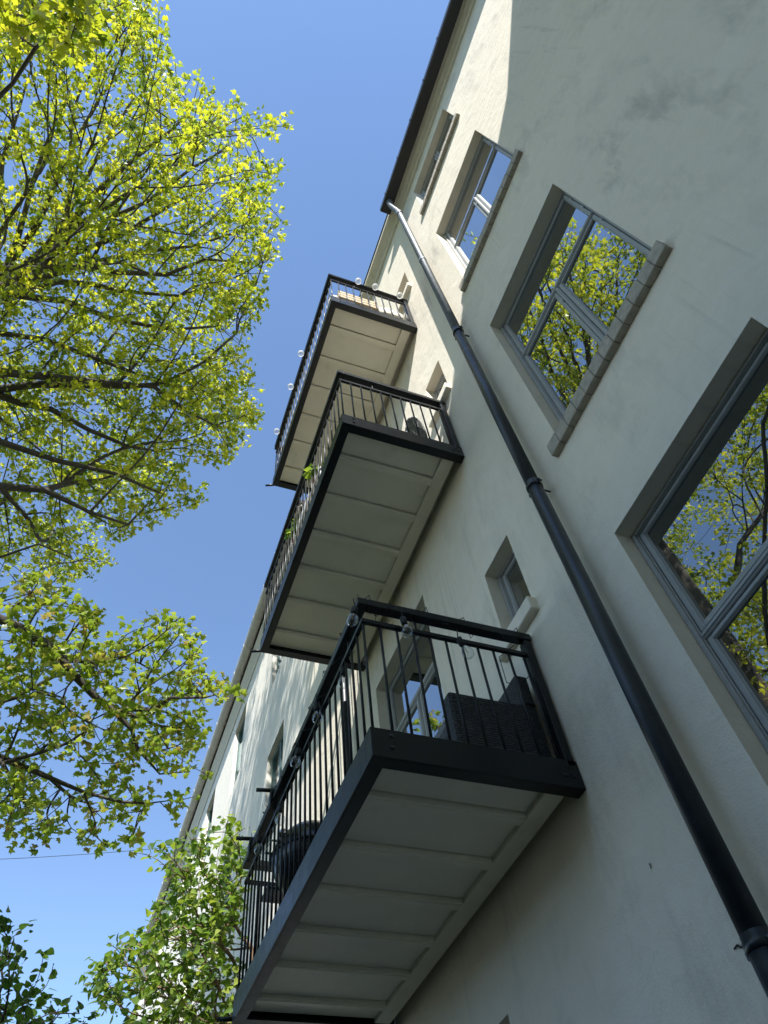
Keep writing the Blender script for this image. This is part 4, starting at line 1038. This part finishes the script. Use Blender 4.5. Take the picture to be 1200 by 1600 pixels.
def grow(nodes, parent, targets, step=.28, bf=.30, wob=.10, first=0, rng=RNG):
    """join every target to the nearest limb (distance + a share of the path already grown): nodes, parents"""
    P = [np.array(p, float) for p in nodes]; par = list(parent)
    path = [0.0] * len(P)
    for i in range(len(P)):
        if par[i] >= 0: path[i] = path[par[i]] + np.linalg.norm(P[i] - P[par[i]])
    cap = len(P) + len(targets) * 14
    A_ = np.zeros((cap, 3)); A_[:len(P)] = P
    L_ = np.full(cap, 1e9); L_[:len(P)] = path
    L_[:first] = 1e9
    n = len(P)
    ends = []
    root = A_[first]
    d0 = np.array([np.min(np.linalg.norm(A_[first:n] - t, axis=1)) for t in targets])
    for ti in np.argsort(d0):
        t = targets[ti]
        d = np.linalg.norm(A_[:n] - t, axis=1)
        cost = d + bf * L_[:n]
        # prefer a parent that lies below or inside of the target
        cost = cost + .35 * np.clip(A_[:n, 2] - t[2], 0, None)
        j = int(np.argmin(cost))
        dist = d[j]
        k = max(1, min(12, int(dist / step)))
        a = A_[j].copy()
        side = rng.normal(0, 1, 3); side /= np.linalg.norm(side)
        prev = j
        for s in range(1, k + 1):
            f = s / k
            p = a + (t - a) * f
            if s < k:
                p = p + side * wob * dist * math.sin(math.pi * f) + rng.normal(0, .035, 3) + np.array([0, 0, -.10 * dist * math.sin(math.pi * f)])
            A_[n] = p; par.append(prev); L_[n] = L_[prev] + np.linalg.norm(p - A_[prev]); prev = n; n += 1
        ends.append(prev)
    return A_[:n], np.array(par), np.array(ends)

def radii(P, par, tip=.004, ex=2.1):
    acc = np.zeros(len(P)); has = np.zeros(len(P), bool)
    has[par[par >= 0]] = True
    acc[~has] = tip ** ex
    for i in range(len(P) - 1, -1, -1):
        if par[i] >= 0: acc[par[i]] += acc[i]
    return acc ** (1 / ex)

def tubes(name, P, par, r, sel, seg, mat, smooth=True):
    """tapered tubes for the selected child nodes, one mesh"""
    idx = np.array([i for i in sel if par[i] >= 0])
    if len(idx) == 0: return None
    a = P[par[idx]]; b = P[idx]
    d = b - a; L = np.linalg.norm(d, axis=1)[:, None]; d = d / np.maximum(L, 1e-6)
    ra = np.minimum(r[par[idx]], r[idx] * 1.45); rb = r[idx]
    b = b + d * (rb[:, None] * .35); a = a - d * (ra[:, None] * .25)
    ref = np.where(np.abs(d[:, 2:3]) < .9, np.array([[0, 0, 1.0]]), np.array([[1.0, 0, 0]]))
    u = np.cross(d, ref); u /= np.linalg.norm(u, axis=1)[:, None]; w = np.cross(d, u)
    th = np.arange(seg) * 2 * math.pi / seg
    c = np.cos(th)[None, :, None]; s = np.sin(th)[None, :, None]
    o = u[:, None, :] * c + w[:, None, :] * s
    V = np.concatenate([a[:, None, :] + o * ra[:, None, None], b[:, None, :] + o * rb[:, None, None]], 1)
    k = np.arange(seg); k2 = (k + 1) % seg
    q = np.stack([k, k2, seg + k2, seg + k], 1)
    F = (q[None] + (np.arange(len(idx)) * 2 * seg)[:, None, None]).reshape(-1, 4)
    V = V.reshape(-1, 3)
    me = bpy.data.meshes.new(name)
    me.vertices.add(len(V)); me.vertices.foreach_set('co', V.astype(np.float32).ravel())
    me.loops.add(F.size); me.loops.foreach_set('vertex_index', F.astype(np.int32).ravel())
    me.polygons.add(len(F)); me.polygons.foreach_set('loop_start', np.arange(0, F.size, 4, dtype=np.int32))
    me.polygons.foreach_set('use_smooth', np.ones(len(F), dtype=bool))
    me.update(calc_edges=True)
    me.materials.append(MAT[mat])
    return me

def fill(blobs, per_m2, rng=RNG, shell=.45):
    """points spread through a union of spheres"""
    out = []
    for x, y, z, r in blobs:
        k = max(2, int(round(per_m2 * r * r)))
        v = rng.normal(0, 1, (k, 3)); v /= np.linalg.norm(v, axis=1)[:, None]
        rad = r * (shell + (1 - shell) * rng.random(k)) ** (.6)
        out.append(np.array([x, y, z]) + v * rad[:, None] * np.array([1, 1, .8]))
    return np.concatenate(out)

def foliage(ends_pos, dirs, per, spread, size, up=.9, rng=RNG, tint_bias=None, droop=.0):
    n = len(ends_pos) * per
    base = np.repeat(ends_pos, per, 0)
    pos = base + rng.normal(0, spread, (n, 3)) + np.array([0, 0, -droop])
    nr = rng.normal(0, .62, (n, 3)) + np.array([0, 0, up])
    ang = rng.uniform(0, 2 * math.pi, n)
    sz = rng.uniform(size[0], size[1], n)
    cl = np.repeat(rng.normal(0, .20, len(ends_pos)), per)
    tint = np.clip(.48 + cl + rng.normal(0, .16, n), .02, .98)
    return pos, nr, ang, sz, tint

def in_view(P):
    P = np.asarray(P)
    X = P @ np.array(right); Y = P @ np.array(down); Z = P @ np.array(fwd)
    u = 1134.7 * X / np.maximum(Z, .01); v = 1134.7 * Y / np.maximum(Z, .01)
    return (Z > .3) & (np.abs(u) < 600) & (np.abs(v) < 800), Z

# ---- maple
TX, TY = -4.55, 5.8
trunk = [(TX - .1, TY, GROUND), (TX - .08, TY, .5), (TX - .02, TY + .03, 2.6), (TX + .02, TY, 4.4), (TX + .06, TY - .04, 6.4), (TX + .1, TY - .05, 8.4), (TX + .22, TY - .1, 10.2), (TX + .38, TY - .22, 11.7)]
T_ = len(trunk)
nodes = [np.array(p, float) for p in trunk]
par = [-1] + list(range(T_ - 1))
limb_of = {}
def limb(start, pts):
    prev = start
    ids = []
    for p in pts:
        a = nodes[prev]; b = np.array(p, float)
        k = max(1, int(np.linalg.norm(b - a) / .5))
        side = RNG.normal(0, .04, 3)
        for s in range(1, k + 1):
            q = a + (b - a) * s / k + side * math.sin(math.pi * s / k) * np.linalg.norm(b - a)
            nodes.append(q); par.append(prev); prev = len(nodes) - 1; ids.append(prev)
    return ids
l1 = limb(7, [(-3.87, 5.34, 13.02), (-3.42, 4.99, 13.29), (-2.92, 4.58, 13.44), (-2.16, 4.01, 13.55), (-1.63, 3.44, 13.68), (-.89, 2.75, 13.7)])
n_l1a = l1[next(i for i, k in enumerate(l1) if nodes[k][0] > -3.5)]
limbs = [l1,
         limb(7, [(-3.8, 5.25, 13.08), (-3.48, 4.23, 13.43), (-3.31, 3.39, 13.81), (-3.14, 2.66, 14.22), (-2.75, 1.66, 14.65)]),
         limb(n_l1a, [(-2.74, 3.56, 13.47), (-2.11, 2.66, 13.79), (-1.49, 1.78, 14.21)]),
         limb(7, [(-3.73, 5.42, 12.59), (-2.95, 4.91, 12.88), (-1.93, 4.79, 13.01), (-1.0, 4.62, 13.18), (-.31, 4.15, 13.26)]),
         limb(6, [(-3.29, 6.04, 10.56), (-2.54, 5.74, 10.69), (-2.01, 5.62, 10.75), (-1.29, 5.45, 10.84), (-.79, 5.3, 10.96), (-.26, 4.8, 11.1), (.11, 4.3, 11.41)]),
         limb(6, [(-3.4, 6.0, 10.6), (-2.26, 5.95, 10.41), (-1.65, 6.04, 10.24), (-1.05, 6.1, 10.16), (-.63, 6.09, 10.21)]),
         limb(3, [(-3.6, 5.85, 5.4), (-2.6, 5.95, 6.1), (-1.74, 6.01, 6.05), (-1.26, 6.0, 5.89), (-.93, 6.06, 5.75), (-.65, 6.16, 5.53), (-.4, 6.28, 5.41), (-.14, 6.3, 5.25), (.02, 6.38, 5.16), (.12, 6.4, 4.96), (.39, 6.52, 4.79), (.63, 6.4, 4.77)]),
         limb(3, [(-3.4, 6.3, 4.9), (-2.2, 6.8, 5.3), (-1.37, 7.01, 5.14), (-.97, 7.03, 5.04), (-.64, 7.02, 4.93), (-.29, 7.0, 4.81), (.07, 6.95, 4.72), (.34, 6.85, 4.67)]),
         limb(3, [(-3.3, 6.4, 5.2), (-1.53, 6.9, 5.57), (-1.23, 6.84, 5.72), (-1.1, 6.77, 5.82), (-.93, 6.76, 6.02), (-.59, 6.69, 6.14)]),
         limb(4, [(-4.1, 4.6, 7.6), (-3.5, 3.0, 8.4), (-2.8, 1.74, 8.59), (-2.59, 1.44, 8.61), (-2.41, 1.06, 8.6), (-2.28, .85, 8.67), (-1.98, .6, 8.66)]),
         limb(6, [(-3.65, 4.57, 11.61), (-3.01, 4.41, 11.85), (-2.32, 4.2, 12.08), (-1.93, 4.04, 12.2), (-1.38, 4.09, 12.26)]),
         limb(7, [(-3.77, 5.22, 12.99), (-3.14, 4.34, 13.37), (-2.43, 3.59, 13.52), (-1.66, 2.82, 13.82), (-1.08, 2.09, 14.11)]),
         limb(7, [(-3.61, 5.22, 12.81), (-2.8, 4.67, 13.01), (-1.85, 4.11, 13.15), (-0.97, 3.75, 13.35), (-0.2, 3.27, 13.61)]),
         limb(7, [(-3.89, 5.2, 13.19), (-3.77, 4.17, 13.69), (-3.69, 3.16, 14.19), (-3.5, 2.22, 14.62)]),
         limb(7, [(-3.58, 5.09, 12.99), (-3.07, 4.03, 13.37), (-2.79, 3.0, 13.8), (-2.42, 1.92, 14.27)]),
         limb(7, [(-3.56, 5.22, 12.49), (-2.71, 5.04, 12.45), (-1.86, 5.07, 12.37), (-0.94, 5.0, 12.51), (-0.22, 4.75, 12.63)]),
         limb(6, [(-3.48, 5.65, 11.87), (-2.8, 5.54, 11.87), (-1.99, 5.63, 11.88), (-1.13, 5.7, 11.85)]),
         limb(7, [(-3.48, 5.03, 13.15), (-2.57, 3.92, 13.4), (-1.85, 3.33, 13.58), (-1.27, 2.62, 13.9), (-0.83, 2.19, 14.01)]),
         limb(7, [(-2.99, 4.48, 12.49), (-2.01, 4.32, 12.52), (-1.23, 4.16, 12.68), (-0.69, 3.78, 12.94), (0.04, 3.64, 13.1)]),
         limb(7, [(-4.34, 4.13, 14.19), (-4.35, 3.14, 14.65), (-4.25, 2.12, 15.07)]),
         limb(6, [(-0.92, 5.37, 10.91), (-0.37, 5.54, 10.75), (0.12, 5.65, 10.7)]),
         limb(5, [(-2.5, 6.6, 9.08), (-1.94, 6.53, 9.14), (-1.28, 6.66, 9.04), (-0.73, 6.73, 9.04)]),
         limb(6, [(-2.73, 6.29, 9.72), (-1.92, 6.33, 9.65), (-1.11, 6.32, 9.66), (-0.42, 6.45, 9.63)]),
         limb(4, [(-2.07, 6.74, 7.78), (-1.67, 6.52, 7.93), (-1.26, 6.62, 7.92)]),
         limb(7, [(-4.4, 6.2, 13.4), (-4.6, 6.6, 15.4), (-4.4, 6.8, 17.2)]),
         limb(6, [(-5.3, 6.2, 11.8), (-6.4, 6.9, 13.4), (-7.4, 7.2, 14.8)]),
         limb(5, [(-5.5, 5.0, 10.2), (-6.8, 4.3, 11.6), (-8.0, 3.6, 12.6)]),
         limb(7, [(-4.3, 7.0, 13.0), (-3.9, 8.4, 13.8), (-3.6, 9.6, 14.0)])]
limb4 = limbs[6]
p4 = limb4[next(i for i, k in enumerate(limb4) if nodes[k][0] > -.35)]
limbs.append(limb(p4, [(-.06, 6.27, 5.33), (.19, 6.25, 5.34), (.33, 6.13, 5.44), (.66, 6.0, 5.4)]))

# rest of the crown: the part that lies beyond the left edge of the picture (the windows mirror it)
rest = []
tries = 0
while len(rest) < 150 and tries < 60000:
    tries += 1
    p = np.array([-5.2, 5.6, 12.6]) + RNG.uniform(-1, 1, 3) * np.array([5.6, 6.6, 5.6])
    e = (p - np.array([-5.2, 5.6, 12.6])) / np.array([5.6, 6.6, 5.6])
    if not (.30 < np.linalg.norm(e) < 1): continue
    if p[2] < 8.6 and abs(p[1] - 5.8) > 5: continue
    X = p @ np.array(right); Y = p @ np.array(down); Z = p @ np.array(fwd)
    u = 600 + 1134.7 * X / Z
    if u > -70: continue
    if p[0] > -4.2 and p[2] < 10.5: continue
    if any(np.linalg.norm(p - q[:3]) < .85 for q in rest): continue
    rest.append((p[0], p[1], p[2], RNG.uniform(.55, .95)))
lowrest = [(-2.6 + RNG.normal(0, .5), 6.6 + RNG.normal(0, .6), 5.5 + RNG.normal(0, .4), RNG.uniform(.25, .4)) for _ in range(9)]
t_up = fill(UPPER, 50, shell=.2)
t_top = fill(TOP, 150)
t_low = fill(LOW, 190, shell=.3)
t_rest = fill(rest, 20)
t_lr = fill(lowrest, 60)
targets = np.concatenate([t_up, t_top, t_low, t_rest, t_lr])
kinds = np.concatenate([np.full(len(t_up), 0), np.full(len(t_top), 1), np.full(len(t_low), 2), np.full(len(t_rest), 3), np.full(len(t_lr), 2)])
# a very dense tip set would make the search slow: the twigs carry two or three clusters each
P, par, ends = grow(nodes, par, targets, step=.30, bf=.22, wob=.07, first=3)
# ease the kinks: every inner node moves towards the middle of its neighbours
fixed = set(range(T_)) | {i for ids in limbs for i in ids}
def ease(P, par, fixed, rounds=5):
    kids = [[] for _ in P]
    for i, p_ in enumerate(par):
        if p_ >= 0: kids[p_].append(i)
    size = np.ones(len(P))
    for i in range(len(P) - 1, -1, -1):
        if par[i] >= 0: size[par[i]] += size[i]
    main = np.array([max(k, key=lambda j: size[j]) if k else -1 for k in kids])
    mv = np.array([i for i in range(len(P)) if i not in fixed and main[i] >= 0 and par[i] >= 0])
    for _ in range(rounds):
        P[mv] = .5 * P[mv] + .25 * (P[par[mv]] + P[main[mv]])
    return P
P = ease(P, par, fixed)
rad = radii(P, par, .0046, 2.12)
order = np.argsort(np.argsort(np.min(np.linalg.norm(targets[:, None, :] - np.array(nodes)[None, 3:, :], axis=2), axis=1)))
maple = thing('maple_tree', (TX, TY, GROUND), 'tall maple in fresh yellow-green leaf reaching over the courtyard', 'tree')
for i in range(T_):
    rad[i] = max(rad[i], .27 - .011 * i) if i > 0 else .36
tk = MB(); tk.tube([tuple(P[i]) for i in range(T_)], [float(rad[i]) for i in range(T_)], 18); tk.build('trunk', 'bark', maple)
used = set(range(T_))
def nodes_big(ids): return P[ids[0]][2] > 9
for ids in limbs:
    me = None
    ch = [par[ids[0]]] + ids
    n_ = len(ch)
    for q_, i in enumerate(ch[1:]):
        lo_ = (.085 if nodes_big(ids) else .042) * (1 - .93 * (q_ + 1) / n_)
        rad[i] = max(rad[i], lo_)
    m = MB(); m.tube([tuple(P[i]) for i in ch], [float(min(rad[i], rad[ids[0]] * 1.15)) for i in ch], 9); m.build('limb', 'bark', maple)
    used |= set(ids)
restn = [i for i in range(len(P)) if i not in used]
thick = [i for i in restn if rad[i] > .014]
thin = [i for i in restn if rad[i] <= .014]
me = tubes('branches', P, par, rad, thick, 7, 'bark'); tag(link('branches', me, maple), kind='stuff')
me = tubes('twigs', P, par, rad, thin, 4, 'twig'); tag(link('twigs', me, maple), kind='stuff')

def crown(sel, per, spread, size, mat, up, n_single=0, droop=0.0):
    E = targets[sel]
    pos, nr, ang, sz, tint = foliage(E, None, per, spread, size, up, droop=droop)
    if n_single:
        vis, Z = in_view(pos)
        score = np.where(vis, sz / np.maximum(Z, .1), 0)
        idx = np.argsort(-score)[:n_single]
        leaf_objects(maple, 'maple', idx, pos, nr, ang, sz, tint, mat)
        keep = np.ones(len(pos), bool); keep[idx] = False
        pos, nr, ang, sz, tint = pos[keep], nr[keep], ang[keep], sz[keep], tint[keep]
    me = leaves_mesh('crown', 'maple', pos, nr, ang, sz, tint, mat)
    tag(link('crown', me, maple), kind='stuff')
crown(kinds == 0, 8, .062, (.038, .098), 'maple_leaf', .7)
crown(kinds == 1, 6, .07, (.07, .12), 'maple_leaf', .75)
crown(kinds == 3, 14, .13, (.06, .115), 'maple_leaf', .75)
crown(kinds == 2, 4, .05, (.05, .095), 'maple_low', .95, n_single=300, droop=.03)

# ---- added leafy screen, out of view: cuts low sky light on wall and soffits
hg = thing('added_hedge', (-8.5, 2, GROUND), 'added dark foliage screen, out of view, blocking low sky light', 'added_hedge')
n = 12000
hp = np.stack([RNG.uniform(-9.2, -7.8, n), RNG.uniform(-3, 12, n), RNG.uniform(GROUND, 3.2, n)], 1)
me = leaves_mesh('foliage', 'ovate', hp, RNG.normal(0, 1, (n, 3)), RNG.uniform(0, 6.28, n), RNG.uniform(.25, .4, n), RNG.random(n), 'added_hedge')
tag(link('foliage', me, hg), kind='stuff')
m = MB(); m.box(-8.8, -8.2, -3, 12, GROUND, 2.9); m.build('branches', 'twig', hg)  # solid core of the added screen

# ---- climbing vine on the townhouse
vine = thing('climbing_vine', (1.3, 6.6, GROUND), 'leafy climbing vine spilling off the wall below the townhouse gutter', 'vine')
vroot = [(1.72, 6.55, GROUND), (1.70, 6.5, -.2), (1.66, 6.45, 1.0), (1.60, 6.4, 1.9), (1.50, 6.35, 2.6), (1.38, 6.3, 3.1)]
vroot2 = [(1.78, 6.62, GROUND), (1.76, 6.6, .6), (1.72, 6.5, 1.8), (1.66, 6.45, 2.6), (1.62, 6.4, 3.4)]
vn = [np.array(p) for p in vroot]; vp = [-1] + list(range(len(vroot) - 1))
o_ = len(vn)
vn += [np.array(p) for p in vroot2]; vp += [-1] + list(range(o_, o_ + len(vroot2) - 1))
tv = fill(VINE, 360)
Pv, pv, ev = grow(vn, vp, tv, step=.16, bf=.15, wob=.16, first=2)
Pv = ease(Pv, pv, set(range(len(vn))), 3)
rv = radii(Pv, pv, .0026, 2.3)
me = tubes('stems', Pv, pv, rv, range(len(Pv)), 6, 'vine_stem'); tag(link('stems', me, vine), kind='stuff')
pos, nr, ang, sz, tint = foliage(tv, None, 3, .034, (.03, .082), .7)
nr[:, 0] -= .35; nr[:, 1] -= .25
vis, Z = in_view(pos)
idx = np.argsort(-np.where(vis, sz / np.maximum(Z, .1), 0))[:300]
leaf_objects(vine, 'ovate', idx, pos, nr, ang, sz, tint, 'vine_leaf')
keep = np.ones(len(pos), bool); keep[idx] = False
me = leaves_mesh('foliage', 'ovate', pos[keep], nr[keep], ang[keep], sz[keep], tint[keep], 'vine_leaf')
tag(link('foliage', me, vine), kind='stuff')

# ---- shrub whose top reaches into the lower left corner
bush = thing('lilac_shrub', (-.5, 5.4, GROUND), 'dark green shrub top in the lower left corner against the sky', 'shrub')
bn = [np.array(p) for p in [(-.55, 5.35, GROUND), (-.5, 5.38, .2), (-.42, 5.4, 1.2), (-.36, 5.42, 1.9)]]
tb = fill(BUSH, 420)
Pb, pb, eb = grow(bn, [-1, 0, 1, 2], tb, step=.14, bf=.2, wob=.1, first=1)
Pb = ease(Pb, pb, set(range(len(bn))), 3)
rb = radii(Pb, pb, .0026, 2.3)
me = tubes('stems', Pb, pb, rb, range(len(Pb)), 6, 'twig'); tag(link('stems', me, bush), kind='stuff')
pos, nr, ang, sz, tint = foliage(tb, None, 3, .026, (.03, .068), .7)
vis, Z = in_view(pos)
idx = np.argsort(-np.where(vis, sz / np.maximum(Z, .1), 0))[:200]
leaf_objects(bush, 'ovate', idx, pos, nr, ang, sz, tint, 'bush_leaf')
keep = np.ones(len(pos), bool); keep[idx] = False
me = leaves_mesh('foliage', 'ovate', pos[keep], nr[keep], ang[keep], sz[keep], tint[keep], 'bush_leaf')
tag(link('foliage', me, bush), kind='stuff')

# ---- thin cable across the sky at the lower left
m = MB()
pa, pb_ = Vector((-14.5, 35.0, 18.7)), Vector((9.0, 33.6, 22.2))
m.tube([pa + (pb_ - pa) * (i / 10) - Vector((0, 0, .5 * math.sin(math.pi * i / 10))) for i in range(11)], .012, 5)
tag(m.build('overhead_cable', 'cable'), 'thin black cable crossing the sky beyond the maple', 'cable')
